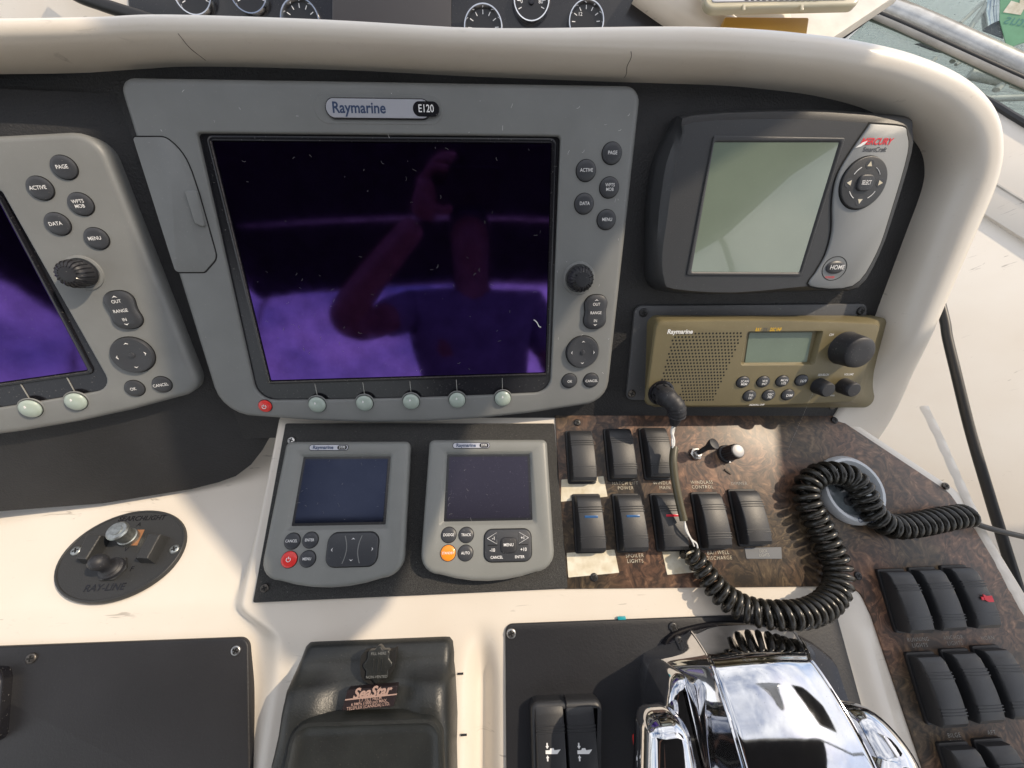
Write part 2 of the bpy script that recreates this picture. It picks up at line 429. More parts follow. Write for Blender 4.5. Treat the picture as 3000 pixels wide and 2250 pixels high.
def tube(P, r, n=10, cap=True):
    P = [np.array(p, float) for p in P]; k = len(P)
    rr = r if isinstance(r, (list, tuple)) else [r] * k
    T = [(P[min(i + 1, k - 1)] - P[max(i - 1, 0)]) for i in range(k)]
    T = [t / (np.linalg.norm(t) or 1) for t in T]
    u = np.cross(T[0], [0, 0, 1.0])
    if np.linalg.norm(u) < .1: u = np.cross(T[0], [0, 1.0, 0])
    u /= np.linalg.norm(u); lp = []
    for i in range(k):
        u = u - T[i] * (u @ T[i]); u /= np.linalg.norm(u); w_ = np.cross(T[i], u)
        lp.append([tuple(P[i] + rr[i] * (math.cos(2 * math.pi * j / n) * u + math.sin(2 * math.pi * j / n) * w_)) for j in range(n)])
    return loft(lp, cap, cap)
def xf(vf, M):
    return [tuple(M @ Vector(a)) for a in vf[0]], vf[1]
def mv(vf, dx=0, dy=0, dz=0): return [(a + dx, b + dy, c + dz) for a, b, c in vf[0]], vf[1]

def mesh(vf, sharp=38):
    me = bpy.data.meshes.new('m')
    me.from_pydata([(a * .001, b * .001, c * .001) for a, b, c in vf[0]], [], vf[1])
    bm = bmesh.new(); bm.from_mesh(me)
    bmesh.ops.recalc_face_normals(bm, faces=bm.faces)
    bm.to_mesh(me); bm.free()
    me.shade_smooth(); me.set_sharp_from_angle(angle=R_(sharp))
    me.update()
    return me
def part(name, vf, m, parent, label=None, sharp=38):
    me = vf if isinstance(vf, bpy.types.Mesh) else mesh(vf, sharp)
    me.name = name
    if m and not me.materials: me.materials.append(m)
    o = bpy.data.objects.new(name, me); C.objects.link(o)
    if parent is not None: o.parent = parent
    if label: o['label'] = label
    return o
def solo(name, F, vf, m, label, cat, group=None, kind=None, sharp=38):
    """a thing (or piece of the setting) that is one mesh"""
    o = part(name, vf, m, None, None, sharp)
    if F is not None: o.matrix_world = F.world()
    if kind: o['kind'] = kind
    if label: o['label'] = label
    if cat: o['category'] = cat
    if group: o['group'] = group
    return o
def thing(name, F, label, cat, group=None):
    o = bpy.data.objects.new(name, None); C.objects.link(o)
    o.empty_display_size = .01
    o.matrix_world = F.world()
    o['label'] = label; o['category'] = cat
    if group: o['group'] = group
    return o
def textmesh(s, size, bold=0.0, align='CENTER', shear=0.0, xs=1.0, space=1.0, line=.95):
    cu = bpy.data.curves.new('t', 'FONT'); cu.body = s; cu.size = 1.0
    cu.align_x = align; cu.align_y = 'CENTER'; cu.shear = shear; cu.offset = bold; cu.space_character = space; cu.space_line = line
    cu.resolution_u = 3
    ob = bpy.data.objects.new('t', cu)
    me = bpy.data.meshes.new_from_object(ob)
    v = [(q.co.x * size * xs, q.co.y * size, 0.0) for q in me.vertices]; f = [tuple(p.vertices) for p in me.polygons]
    bpy.data.objects.remove(ob); bpy.data.curves.remove(cu); bpy.data.meshes.remove(me)
    return v, f
def letter(parent, s, x, y, z, size, m=None, rot=0.0, name='lettering', **k):
    v, f = textmesh(s, size, **k); a = R_(rot); ca, sa = math.cos(a), math.sin(a)
    me = bpy.data.meshes.new(name)
    me.from_pydata([((x + ca * p - sa * q) * .001, (y + sa * p + ca * q) * .001, z * .001) for p, q, _ in v], [], f)
    me.update()
    o = part(name, me, m or M_WHITE, parent)
    return o
def screw(parent, x, y, z, r=3.2, m=None, cross=True):
    s = part('screw', slab(circ(x, y, r, 18), z - .5, z + r * .38, r * .3, 3), m or M_STEEL, parent)
    if cross:
        a = random.uniform(0, 1.5); q = r * .58; t = r * .15
        def bar(a):
            c, s_ = math.cos(a), math.sin(a)
            return [(x + c * i * q - s_ * j * t, y + s_ * i * q + c * j * t) for i, j in ((-1, -1), (1, -1), (1, 1), (-1, 1))]
        part('screw_slot', join(slab(bar(a), z, z + r * .38 + .10, 0), slab(bar(a + math.pi / 2), z, z + r * .38 + .13, 0)), M_GAP, s)
    return s
# ------------------------------------------------------------------ dashboard moulding (setting)
def sm(a, b, x):
    t = max(0, min(1, (x - a) / (b - a))); return t * t * (3 - 2 * t)
BR_PTS = [(110, 425), (76, 425), (-4, 525), (-36, 537), (-113, 556), (-217, 580), (-400, 620)]      # right edge of burl panel: (y, x)
def xr(y):
    for (y0, x0), (y1, x1) in zip(BR_PTS, BR_PTS[1:]):
        if y <= y0 and y >= y1: return x0 + (x1 - x0) * (y0 - y) / (y0 - y1)
    return BR_PTS[0][1] if y > 0 else BR_PTS[-1][1]
def dash_z(x, y):
    zl = -.352 * max(0.0, (y + 84)) if y > -84 else 0.0
    zl = -.352 * (math.sqrt((y + 84) ** 2 + 30) + (y + 84)) / 2
    xt = -138 + 34 * sm(-84, -112, y)
    wl = sm(xt, xt - 18 - 10 * sm(-84, -112, y), x)
    z = (zl + LZ) * wl
    v = sm(-100, -150, y)
    z -= 16 * math.exp(-((x - 55) / 9.5) ** 2) * v
    z -= 9 * v * sm(-75, -98, x) * sm(-150, -112, x)
    z += 2.0 * math.exp(-((y + 96) / 9) ** 2) * sm(-120, -60, x) * .0
    # raised lip round the throttle well on the right
    z += 5 * math.exp(-((x - 385) / 16) ** 2) * sm(-95, -135, y)
    return z
def dashboard():
    xs = list(np.arange(-760, -170, 10)) + list(np.arange(-170, -90, 1.6)) + list(np.arange(-90, 24, 6)) + list(np.arange(24, 90, 2)) + list(np.arange(90, 350, 8)) + list(np.arange(350, 396, 4))
    ys = list(np.arange(-400, -150, 8)) + list(np.arange(-150, -60, 3)) + list(np.arange(-60, 120, 6))
    loops = []
    for y in ys:
        row = [(x, y, dash_z(x, y)) for x in xs]
        b = xr(y); x0 = 400
        for t in np.linspace(0, 1, 12): row.append((x0 + (b + 9 - x0) * t, y, 0.0))
        for a in np.linspace(.2, 1, 6): row.append((b + 9 + 6 * math.sin(a * math.pi / 2), y, -10 * (1 - math.cos(a * math.pi / 2))))
        row.append((b + 17, y, -60)); row.append((b + 20, y, -260))
        loops.append(row)
    return loft(loops, False, False, closed=False)
d_o = solo('dashboard', F2, dashboard(), M_GEL, 'cream gelcoat dashboard moulding under the instruments', None, kind='structure', sharp=60)

# black textured facia behind the plotters
fo = rpoly([(-330, -152), (440, -163), (462, 150), (-330, 158)], [5, 30, 75, 5], 8)
solo('instrument_facia', FE, slab(fo, ZP - 5, ZP, .8, 2, True), M_PANEL, 'black textured facia behind the centre plotter', None, kind='structure')
# wing facia: outline from the photograph on its own plane
ZW = -14
wp = [F8.p(u, v, ZW) for u, v in ((0, 1499), (300, 1476), (560, 1434), (640, 1414), (690, 1396), (735, 1362), (764, 1325), (785, 1288), (832, 1245))]
wx = wp[0]
wout = [(wx[0] - 330, wx[1] - 40)] + wp + [(66, -60), (60, 40), (52, 92), (-60, 100), (-460, 104)]
solo('wing_facia', F8, slab(wout, ZW - 6, ZW, .8, 2, True), M_PANEL, 'black textured facia angled behind the left plotter', None, kind='structure')

# hood: bull-nose visor that frames the facia
hp = []
_a = np.array(F8.p(-420, 216, ZW)); _b = np.array(F8.p(0, 212, ZW))
for k in (3.2, 1.5): hp.append((np.array(FE.loc(F8.cam((*(_a + (_a - _b) * k), ZW)))), 0))
for u, v in ((-420, 216), (-200, 214), (0, 212), (170, 210)):
    x, y = F8.p(u, v, ZW); hp.append((np.array(FE.loc(F8.cam((x, y, ZW)))), 0))
for u, v in ((420, 202), (600, 195), (1000, 205), (1400, 225), (1800, 240), (2100, 250)):
    x, y = FE.p(u, v, ZP); hp.append((np.array((x, y, ZP)), 0))
for x, y, s in ((290, 131, .05), (330, 127.5, .1), (372, 120, .25), (408, 108, .5), (431, 94, .75), (443, 79, .9), (447.5, 60, 1), (446, 24, 1), (443, -39, 1), (441, -95, 1), (438, -130, 1), (428, -165, 1), (405, -210, 1)):
    hp.append((np.array((x, y, ZP)), s))
HP = catmull([p for p, _ in hp], 6)
HS = [v[0] for v in catmull([(s, 0, 0) for _, s in hp], 6)]
def hood_pt(i, th):
    """th 0 = inner edge ... pi = outer back edge"""
    p = HP[i]; t = HP[min(i + 1, len(HP) - 1)] - HP[max(i - 1, 0)]
    n = np.array((-t[1], t[0], 0.0)); n /= np.linalg.norm(n)      # outward (up for a path running right)
    s = max(0, min(1, HS[i])); wd = 10.8 + 3.7 * sm(40, 240, p[0]) + 4.5 * s; ht = 31 + 3 * s
    # flatten the lower end of the right flank into the dash
    fl = sm(-50, -158, p[1]) * s
    ht = ht * (1 - .82 * fl); wd = wd * (1 + .75 * fl)
    c = math.cos(th); sn = math.sin(th)
    e = .86
    cc = math.copysign(abs(c) ** e, c); ss = abs(sn) ** e
    return p + n * (wd - wd * cc) + np.array((0, 0, 1.0)) * (ht * ss)
loops = []
for i in range(len(HP)):
    row = [tuple(hood_pt(i, th)) for th in np.linspace(0.0, math.pi * .98, 26)]
    a = np.array(row[-1]); b0 = np.array(row[0])
    row = [tuple(b0 + np.array((0, 0, -3.0)))] + row + [tuple(a + np.array((0, 0, -60.0))), tuple(a + np.array((0, 0, -160.0)))]
    loops.append(row)
hood = solo('dash_hood', FE, loft(loops, False, False, closed=False), M_GEL, 'rounded cream gelcoat visor curving round the facia', None, kind='structure', sharp=70)
def near_i(x):
    return min(range(len(HP)), key=lambda i: abs(HP[i][0] - x) + (0 if HS[i] < .3 else 1e3))
def crack(xa, xb, ta, tb, wob):
    P = []
    n = 14
    for k in range(n + 1):
        t = k / n; x = xa + (xb - xa) * t + wob * math.sin(t * 9) * .6
        i = near_i(x); th = ta + (tb - ta) * t
        a = hood_pt(i, th); f = (x - HP[i][0]); a = a + np.array((f, 0, 0)); P.append(a * 1.0 + np.array((0, 0, .02)))
    return tube(P, .22, 5)
part('crack', crack(FE.p(560, 110, 10)[0] - 4, FE.p(618, 190, -10)[0], 1.25, .25, .4), M_DIRT, hood)
part('crack', crack(FE.p(1842, 135, 10)[0], FE.p(1820, 230, -12)[0], 1.2, .2, 1.2), M_DIRT, hood)

# caulk strip on the outer flange
cp = [F2.p(u, v, 0) for u, v in ((2705, 1190), (2745, 1270), (2790, 1370), (2835, 1470), (2900, 1610), (2950, 1710), (3000, 1800), (3080, 1950))]
cpath = catmull([(x, y, .3) for x, y in cp], 6)
o = []
for k, p in enumerate(cpath):
    wj = 5.6 + .5 * math.sin(k * 1.7) + .4 * math.sin(k * 3.1)
    o.append([(p[0] - wj, p[1] - 1, .2), (p[0] - wj * .6, p[1], 1.6), (p[0] + wj * .6, p[1], 1.9), (p[0] + wj, p[1] + 1, .2)])
part('caulk', loft(o, False, False, closed=False), M_GEL, d_o)

# side coaming outside the hood, all beige
FCN = Fr(ortho((-.55, .50, .67), (.76, .35, .40)), (640.0, -120.0, -560.0))
def pq(F, pts, h=0): return [F.p(u, v, h) for u, v in pts]
def ext(F, a, b, k, h):
    A = np.array(F.p(*a, h)); B = np.array(F.p(*b, h)); return tuple(B + (B - A) * k)
e1_ = ext(FCN, (2889, 300), (3000, 366), 9, 0); e2_ = ext(FCN, (2864, 614), (3000, 700), 9, 0)
_l = lambda u, v, h: (FCN.p(u, v, h)[0] - 330, FCN.p(u, v, h)[1])
co1 = slab([_l(2480, 560, 0), _l(2480, 300, 0)] + pq(FCN, ((2640, 215), (2889, 300), (3000, 366))) + [e1_, e2_] + pq(FCN, ((3000, 700), (2864, 614), (2600, 560))), -30, 0, 1.5, 2, True)
e3_ = ext(FCN, (2880, 605), (3000, 680), 9, -6); b1_ = FCN.p(2600, 2600, -6)
co2 = slab([_l(2480, 520, -6)] + pq(FCN, ((2880, 605), (3000, 680)), -6) + [e3_, (e3_[0], b1_[1] - 500), ] + [(_l(2480, 520, -6)[0] - 100, b1_[1] - 500)], -40, -6, 2, 2, True)
coam = solo('side_coaming', FCN, join(co1, co2), M_GEL, 'cream side coaming outside the visor', None, kind='structure')
sp = [F for F in [(*FCN.p(u, v, 0), .5) for u, v in ((2840, 500), (2889, 523), (2945, 557), (3010, 597), (3200, 712))]]
part('caulk', tube(catmull(sp, 5), 2.2, 6), M_GELW, coam)
sp = [(*FCN.p(u, v, 1), 1) for u, v in ((2600, 190), (2760, 240), (2889, 294), (3000, 360), (3400, 590))]
part('window_gasket', tube(catmull(sp, 5), 6.5, 8), M_RUBBER, coam)

# ------------------------------------------------------------------ forward dash beyond the hood: gauges
FG = Fr(ortho((.02, -.30, .95), (1, .02, -.01)), (0.0, 610.0, -600.0))
FDK = Fr(ortho((0.0, .25, .97), (1, 0, 0)), (0.0, 620.0, -650.0))     # its level shelf
gp = pq(FG, ((330, -260), (2050, -260), (2000, -60), (2060, 20), (2110, 100), (2150, 200), (330, 200)))
solo('forward_dash', FG, slab(pq(FG, ((-700, -600), (2350, -600), (2300, -50), (2330, 60), (2330, 160), (-700, 160))), -60, -4, 3, 2, True), M_GEL,
     'cream forward dash beyond the visor', None, kind='structure')
gpan = thing('gauge_board', FG, 'black gauge panel in the forward dash beyond the visor', 'board')
part('plate', slab(rpoly(pq(FG, ((400, 230), (2130, 230), (2020, 80), (1840, -20), (1700, -300), (340, -300))), 6, 4), -8, 0, 1.2, 2, True), M_BLK, gpan)
part('dark_screen', slab(rpoly(pq(FG, ((975, 120), (1322, 120), (1322, -300), (975, -300))), 3, 3), 0, 2.5, .8, 2), M_DKSCR, gpan)
def gauge(u, v, rpx, txt, needle, lab):
    x, y = FG.p(u, v, 4); x2, _ = FG.p(u + rpx, v, 4); r = x2 - x
    g = thing('gauge', FG.sub(x, y, 0), lab, 'gauge', 'round chrome gauges in the forward dash')
    part('chrome_ring', lathe_ring(r * .82, r, 0, 8), M_CHROME, g)
    part('dial', slab(circ(0, 0, r * .9, 32), 0, 2.2, .2, 1), M_GAUGE, g)
    tk = MB()
    for k in range(9):
        a = R_(205 - k * 28.7); c, s = math.cos(a), math.sin(a); q0, q1 = r * .58, r * .76
        w_ = .55
        tk.add(slab([(c * q0 + s * w_, s * q0 - c * w_), (c * q1 + s * w_, s * q1 - c * w_), (c * q1 - s * w_, s * q1 + c * w_), (c * q0 - s * w_, s * q0 + c * w_)], 2.2, 2.5, 0))
    part('tick_marks', tk.get(), M_WHITE, g)
    for t, px_, py_ in txt: letter(g, t, px_ * r, py_ * r, 2.6, r * .24)
    if needle is not None:
        a = R_(needle); c, s = math.cos(a), math.sin(a)
        part('needle', slab([(-s * 1.4, c * 1.4), (c * r * .7, s * r * .7), (s * 1.4, -c * 1.4)], 2.8, 3.4, 0), M_WHITE, g)
        part('hub', slab(circ(0, 0, r * .16, 16), 2.4, 4.4, .6, 2), M_BLK, g)
def lathe_ring(r0, r1, z0, z1, n=36):
    pr = [(r1, z0), (r1, z0 + (z1 - z0) * .5), (r1 - (r1 - r0) * .3, z1), (r1 - (r1 - r0) * .6, z1), (r0, z0 + (z1 - z0) * .4), (r0, z0 + .5)]
    lp = [[(r * math.cos(2 * math.pi * j / n), r * math.sin(2 * math.pi * j / n), z) for j in range(n)] for r, z in pr]
    return loft(lp, False, False)
gauge(567, -18, 58, (('12', -.28, .26), ('14', .30, .26)), None, 'voltage gauge showing 12 and 14 beside the black cable')
gauge(730, -22, 57, (('0', -.5, -.05), ('80', .45, .2)), 140, 'chrome oil pressure gauge between the voltage gauge and a half hidden one')
gauge(882, 64, 60, (), None, 'half hidden chrome gauge beside the dark screen, on the cable side')
gauge(1416, 82, 59, (), None, 'half hidden chrome gauge beside the dark screen, on the placard side')
gauge(1557, 2, 55, (('0', -.52, .0), ('80', .5, -.02)), 118, 'chrome oil pressure gauge near the moulding, before the last voltage gauge')
gauge(1717, 64, 54, (('12', -.32, .36),), None, 'voltage gauge showing 12 next to the cream edge moulding')
# cream moulding that frames the gauge panel on the right, and the shelf below the windscreen
mo = [FG.p(u, v, 20) for u, v in ((1840, -60), (1930, 5), (2010, 55), (2100, 110), (2180, 190))]
solo('gauge_surround', FG, tube(catmull([(x + 26, y + 4, 2) for x, y in mo], 6), 27, 14), M_GEL, 'cream rounded edge moulding beside the gauge panel', None, kind='structure')
solo('forward_shelf', FDK, slab(pq(FDK, ((2050, 400), (2050, -80), (2560, -80), (2650, -30), (2440, 110), (2360, 200))), -20, 0, 2, 2, True), M_GELW, 'white speckled shelf under the windscreen', None, kind='structure')
cb = [(*FG.p(u, v, 24), 24) for u, v in ((120, -90), (215, -20), (290, 10), (350, 30), (430, 55), (520, 85))]
solo('cable', FG, tube(catmull(cb, 6), 9, 10), M_RUBBER, 'black cable lying across the cream forward dash by the gauges', 'cable')

# placard, amber block
FPK = Fr(ortho((.0, .05, 1.0), (1, -.01, 0)), (0.0, 560.0, -560.0))
pl = thing('placard', FPK, 'yellowed clear plastic holder with a silver lettered plate behind the visor', 'placard')
part('holder', slab(rpoly(pq(FPK, ((2055, 46), (2500, 36), (2530, -160), (2060, -160))), 14, 5), 0, 10, 4, 4, True), M_ACRYL, pl)
part('plate', slab(rpoly(pq(FPK, ((2085, 8), (2480, 0), (2490, -150), (2085, -150)), 10), 3, 3), 10, 11.5, .6, 2), M_SILVER, pl)
for k in range(13):
    x, y = FPK.p(2188 + 17 * k, -10 - .2 * k, 12); part('letter_foot', slab(rrect(x, y, 5.2 if k % 3 else 6.2, 11, 1.2, 2), 11.4, 12.0, .1, 1), M_DKP, pl)
for u in (2178, 2348):
    x, y = FPK.p(u, 24, 10); part('clip', slab(rrect(x, y, 4, 9, 1.5, 3), 9.5, 12, .8, 2), M_ACRYL, pl)
solo('amber_block', FPK, slab(rpoly(pq(FPK, ((2105, 130), (2360, 130), (2372, 50), (2125, 48)), -20), 3, 3), -40, -20, 2, 2, True), M_AMBER,
     'translucent amber plastic block under the placard behind the visor', 'block')

# ------------------------------------------------------------------ windscreen, rail, sticker, water
FW = Fr(ortho((-.42, -.10, .90), (.88, -.27, .38)), (1100.0, 790.0, -900.0))
ws = thing('windscreen', FW, 'dirty side windscreen in an aluminium frame beyond the visor corner', 'windscreen')
part('glass', slab(pq(FW, ((2440, 160), (2640, -40), (2760, -200), (3300, -200), (3500, 640), (3000, 360), (2889, 294), (2600, 260), (2440, 300))), -4, 0, .5, 2, True), M_GLASS, ws)
def bar(F, pts, r, z=0, flat=1.0, n=10):
    vf = tube(catmull([(*F.p(u, v, z), z) for u, v in pts], 4), r, n)
    return vf
part('frame_rail', bar(FW, ((2540, 10), (2640, 48), (2760, 100), (2900, 165), (3010, 215), (3300, 345)), 26, -10), M_ALU, ws)
part('rail_groove', bar(FW, ((2548, 30), (2640, 68), (2760, 122), (2900, 186), (3010, 236), (3300, 366)), 6, 14), M_RUBBER, ws)
part('rail_bead', bar(FW, ((2556, 38), (2640, 76), (2760, 131), (2900, 196), (3010, 246), (3300, 376)), 9, 10), M_GELW, ws)
part('gasket', bar(FW, ((2400, 150), (2480, 90), (2540, 45), (2620, -20), (2760, -120)), 14, 6), M_RUBBER, ws)
part('post', slab(pq(FW, ((2350, 110), (2470, 95), (2630, -40), (2600, -200), (2300, -200)), 0), -12, -1, 2, 2, True), M_GELW, ws)
part('gasket', bar(FW, ((2330, 120), (2372, 85), (2415, 50), (2560, -70)), 6, 6), M_RUBBER, ws)
st = thing('shield_sticker', FW, 'green shield shaped sticker with mirrored lettering on the windscreen', 'sticker')
so_ = rpoly(pq(FW, ((2930, -60), (3180, -80), (3130, 80), (2950, 142), (2928, 60)), 1), [4, 4, 30, 6, 8], 5)
part('shield', slab(so_, .5, 2.0, .3, 1), M_GREENST, st)
x, y = FW.p(2975, 62, 3); letter(st, 'status', x + 16, y - 2, 2.4, 30, M_GREENDK, rot=-14, xs=-1)
x, y = FW.p(2990, 20, 3); part('arrow_mark', slab([(x - 26, y - 8), (x + 6, y - 16), (x + 10, y + 26), (x - 10, y + 34), (x - 4, y + 8), (x - 20, y + 14)], 2.0, 2.6, 0), M_TAPE, st)
# bow rail beyond the glass
FRL = Fr(ortho((-.3, -.1, .95), (.95, 0, .3)), (1500.0, 1000.0, -1500.0))
rl = thing('bow_rail', FRL, 'thin white guard rails over the water beyond the windscreen', 'rail')
for pts, r in ((((2700, 210), (2740, 170)), 7), (((2812, 68), (2878, 8)), 6), (((2838, 88), (2892, 10)), 8), (((2800, 190), (2862, 148)), 6),
               (((2840, 216), (2950, 238)), 16), (((2918, 264), (2975, 198)), 11), (((2880, 290), (3060, 284)), 9), (((2790, 180), (2840, 120)), 9), (((2960, 250), (3080, 290)), 5)):
    part('rail_tube', bar(FRL, pts, r * 1.1, 0), M_GELW, rl)
part('rail_post', bar(FRL, ((2908, 76), (2905, 30), (2918, -30)), 24, 0), M_CHROME, rl)
part('dark_flag', slab(pq(FRL, ((2680, 128), (2775, 115), (2795, 135), (2792, 160), (2740, 150))), -3, 0, .5, 1, True), M_CANVAS, rl)
part('dark_flag', slab(pq(FRL, ((2880, 90), (2936, 45), (2940, 112))), -3, 0, .5, 1, True), M_CANVAS, rl)
wv = [(-400, -400, -2.6), (400, -400, -2.6), (400, 900, -2.6), (-400, 900, -2.6)]
me = bpy.data.meshes.new('water'); me.from_pydata(wv, [], [(0, 1, 2, 3)]); me.materials.append(M_WATER)
wo = bpy.data.objects.new('water', me); C.objects.link(wo); wo['kind'] = 'structure'; wo['label'] = 'dark green rippled harbour water beyond the windscreen'
# ------------------------------------------------------------------ chart plotters
def lint(parent, x0, x1, y0, y1, z, n, m=None, r=.09):
    g = MB()
    for _ in range(n):
        x = random.uniform(x0, x1); y = random.uniform(y0, y1); a = random.uniform(0, 6.3); l = random.uniform(.5, 3.2); b = random.uniform(-1.2, 1.2)
        g.add(tube([(x + l * t * math.cos(a + b * t), y + l * t * math.sin(a + b * t), z) for t in (0, .35, .7, 1)], r * random.uniform(.6, 1.5), 4))
    o = part('lint_specks', g.get(), m or M_LINT, parent); o['kind'] = 'stuff'
def key(parent, x, y, r, m, txt=None, ts=3.6, rise=.7, h=1.6, tm=None, name='button', gap=True, ry=None):
    if gap: part('button_gap', slab(circ(x, y, r + .55, 32, (ry or r) + .55), -.6, .12, 0), M_GAP, parent)
    b = part(name, dome(circ(x, y, r, 32, ry), -.5, h, rise), m, parent)
    if txt: letter(b, txt, x, y, h + rise + .12, ts, tm, bold=.008, xs=.86)
    return b
def chev(x, y, s, d):
    a = {'u': 0, 'l': 90, 'd': 180, 'r': 270}[d]; a = R_(a); c, q = math.cos(a), math.sin(a)
    return [(x + c * i * s - q * j * s, y + q * i * s + c * j * s) for i, j in ((-1, -.35), (0, .0), (1, -.35), (0, .5))]
def knob(parent, x, y, r, h, z=0.0):
    part('knob_collar', lathe([(r * 1.32, z - .2), (r * 1.28, z + 1.0), (r * 1.12, z + 1.5), (r * 1.05, z + .6)], 36, x, y), M_GREY, parent)
    k = part('rotary_knob', lathe([(r, z), (r, z + h * .55), (r * .96, z + h * .72), (r * .82, z + h * .9), (r * .6, z + h * .98), (r * .3, z + h), (.1, z + h)], 40, x, y), M_KNOB, parent)
    g = MB()
    for i in range(20):
        a = 2 * math.pi * i / 20; c, s = math.cos(a), math.sin(a)
        P = [(x + c * q * r, y + s * q * r, z + h * zz) for q, zz in ((1.005, .3), (1.005, .58), (.965, .74), (.82, .915), (.55, .995))]
        g.add(tube(P, .45, 5))
    part('grip_rib', g.get(), M_BLK, k)
def range_key(parent, x, y, wd, ht):
    o = []
    for i in range(40):
        a = 2 * math.pi * i / 40; s = math.sin(a); c = math.cos(a)
        rx = wd / 2 * (1 - .20 * math.exp(-(s / .38) ** 2))
        o.append((x + math.copysign(abs(c) ** .75, c) * rx, y + math.copysign(abs(s) ** .85, s) * ht / 2))
    part('button_gap', slab(inset(o, -.6), -.5, .12, 0), M_GAP, parent)
    b = part('range_button', dome(o, -.5, 3.2, .6, edge=1.2), M_BTN, parent)
    letter(b, 'OUT', x - .3, y + ht * .24, 4.0, 3.5, bold=.006, xs=.86)
    letter(b, 'RANGE', x - .3, y - .2, 4.0, 3.5, bold=.006, xs=.86)
    letter(b, 'IN', x - .3, y - ht * .24, 4.0, 3.5, bold=.006, xs=.86)
    part('arrow_mark', join(slab(chev(x - .3, y + ht * .36, 1.7, 'u'), 3.6, 4.0, 0), slab(chev(x - .3, y - ht * .36, 1.7, 'd'), 3.6, 4.0, 0)), M_WHITE, b)
def pad_key(parent, x, y, r):
    part('button_gap', slab(circ(x, y, r + .7, 40), -.5, .12, 0), M_GAP, parent)
    b = part('trackpad', lathe([(r, -.5), (r, 2.2), (r * .96, 3.0), (r * .9, 3.2), (r * .6, 2.5), (r * .2, 2.2), (r * .15, 2.2), (r * .13, 3.0), (r * .05, 3.3), (.05, 3.3)], 44, x, y), M_BTN, parent)
    q = r * .68
    part('arrow_mark', join(*[slab(chev(x + dx * q, y + dy * q, 1.5, d), 2.6, 3.2, 0) for dx, dy, d in ((0, 1, 'u'), (0, -1, 'd'), (-1, 0, 'l'), (1, 0, 'r'))]), M_WHITE, b)
def plotter(root, outer, opening, glass, keys, softs, strip_y, scr_mat, knob_at, rng, pad, power=None):
    part('bezel', bezel(outer, opening, ZP, 0, 5.0, 1.6, -3.4, 5), M_GREY, root)
    part('screen_surround', slab(inset(opening, -.3), -6, -3.2, .2, 1), M_BLK, root)
    part('screen', slab(glass, -3.4, -2.5, .3, 1), scr_mat, root)
    gx0 = min(p[0] for p in glass); gx1 = max(p[0] for p in glass); gy0 = min(p[1] for p in glass); gy1 = max(p[1] for p in glass)
    # worn raised lip round the glass
    lip = inset(glass, -2.6)
    part('screen_frame', bezel(inset(glass, -3.6), inset(glass, -.3), -3.4, -1.9, .7, .5, -2.6, 2), M_BLK, root)
    we = [(gx0 - 1.2, gy1, -1.95), (gx0 - 1.2, gy0 - 1.2, -1.95), (gx1, gy0 - 1.2, -1.95)]
    part('worn_edge', tube(we, .55, 6), M_RUST, root)
    for x, y, s, t in keys: key(root, x, y, s, M_BTN, t, 3.5 if '\n' not in t else 3.3)
    for x, y in softs:
        part('key_ring', slab(circ(x, y, 8.9, 32), -.6, .25, .25, 1), M_GREY, root)
        part('button_gap', slab(circ(x, y, 7.9, 32), -.3, .45, 0), M_GAP, root)
        b = part('soft_key', dome(circ(x, y, 7.4, 32), -.3, 2.2, 1.8, 6, .8), M_SOFT, root)
        part('index_mark', slab(circ(x - .3, y + 2.2, .8, 12, 1.5), 3.2, 3.9, .1, 1), M_WHITE, b)
        part('divider', slab(rrect(x, (strip_y[0] + strip_y[1]) / 2, .5, strip_y[1] - strip_y[0], .2, 2), -3.3, -2.6, 0), M_LTGREY, root)
    knob(root, *knob_at)
    range_key(root, *rng); pad_key(root, *pad)
    if power:
        b = key(root, power[0], power[1], 5.6, M_RED, None)
        P = [(power[0] + 1.7 * math.sin(a), power[1] + 1.7 * math.cos(a), 2.5) for a in np.linspace(.6, 2 * math.pi - .6, 16)]
        part('power_symbol', join(tube(P, .3, 5), tube([(power[0], power[1] + .3, 2.5), (power[0], power[1] + 2.3, 2.5)], .3, 5)), M_WHITE, b)

e1 = thing('chart_plotter', FE, 'large grey chart plotter with dark purple screen and red power key', 'chart plotter', 'chart plotters on the facia')
outer = rpoly([(-172, -126), (182.5, -126), (188, 128.5), (-174, 128.5)], [30, 24, 11, 10], 6, 5, [11.5, 0, 0, 0])
opn = rpoly([FE.p(752, 1176), FE.p(1612, 1152), FE.p(1643, 398), FE.p(573, 388)], [15, 15, 3, 3], 6, 5, [1.5, 0, 0, 0])
gls = rpoly([(-122.5, -91.5), (122.5, -91.5), (122.5, 91.5), (-122.5, 91.5)], 1, 6, 5)
K1 = [(168.8, 84.7, 7.4, 'PAGE'), (149.5, 73, 7.4, 'ACTIVE'), (168.7, 61.3, 7.4, 'WPTS\nMOB'), (149.4, 49.8, 7.4, 'DATA'), (168.3, 38.1, 7.4, 'MENU'), (144.5, -99.4, 6.9, 'OK'), (164.9, -99.5, 6.9, 'CANCEL')]
plotter(e1, outer, opn, gls, K1, [(-85.7, -114.9), (-43.7, -114.9), (-1.8, -114.9), (40.2, -114.9), (82.4, -114.9)], (-108, -96), M_SCR1,
        (*FE.p(1702, 818, 8), 10.4, 14), (164.4, -36, 22.5, 29.5), (155, -71.8, 14.6), (-131.2, -114.6))
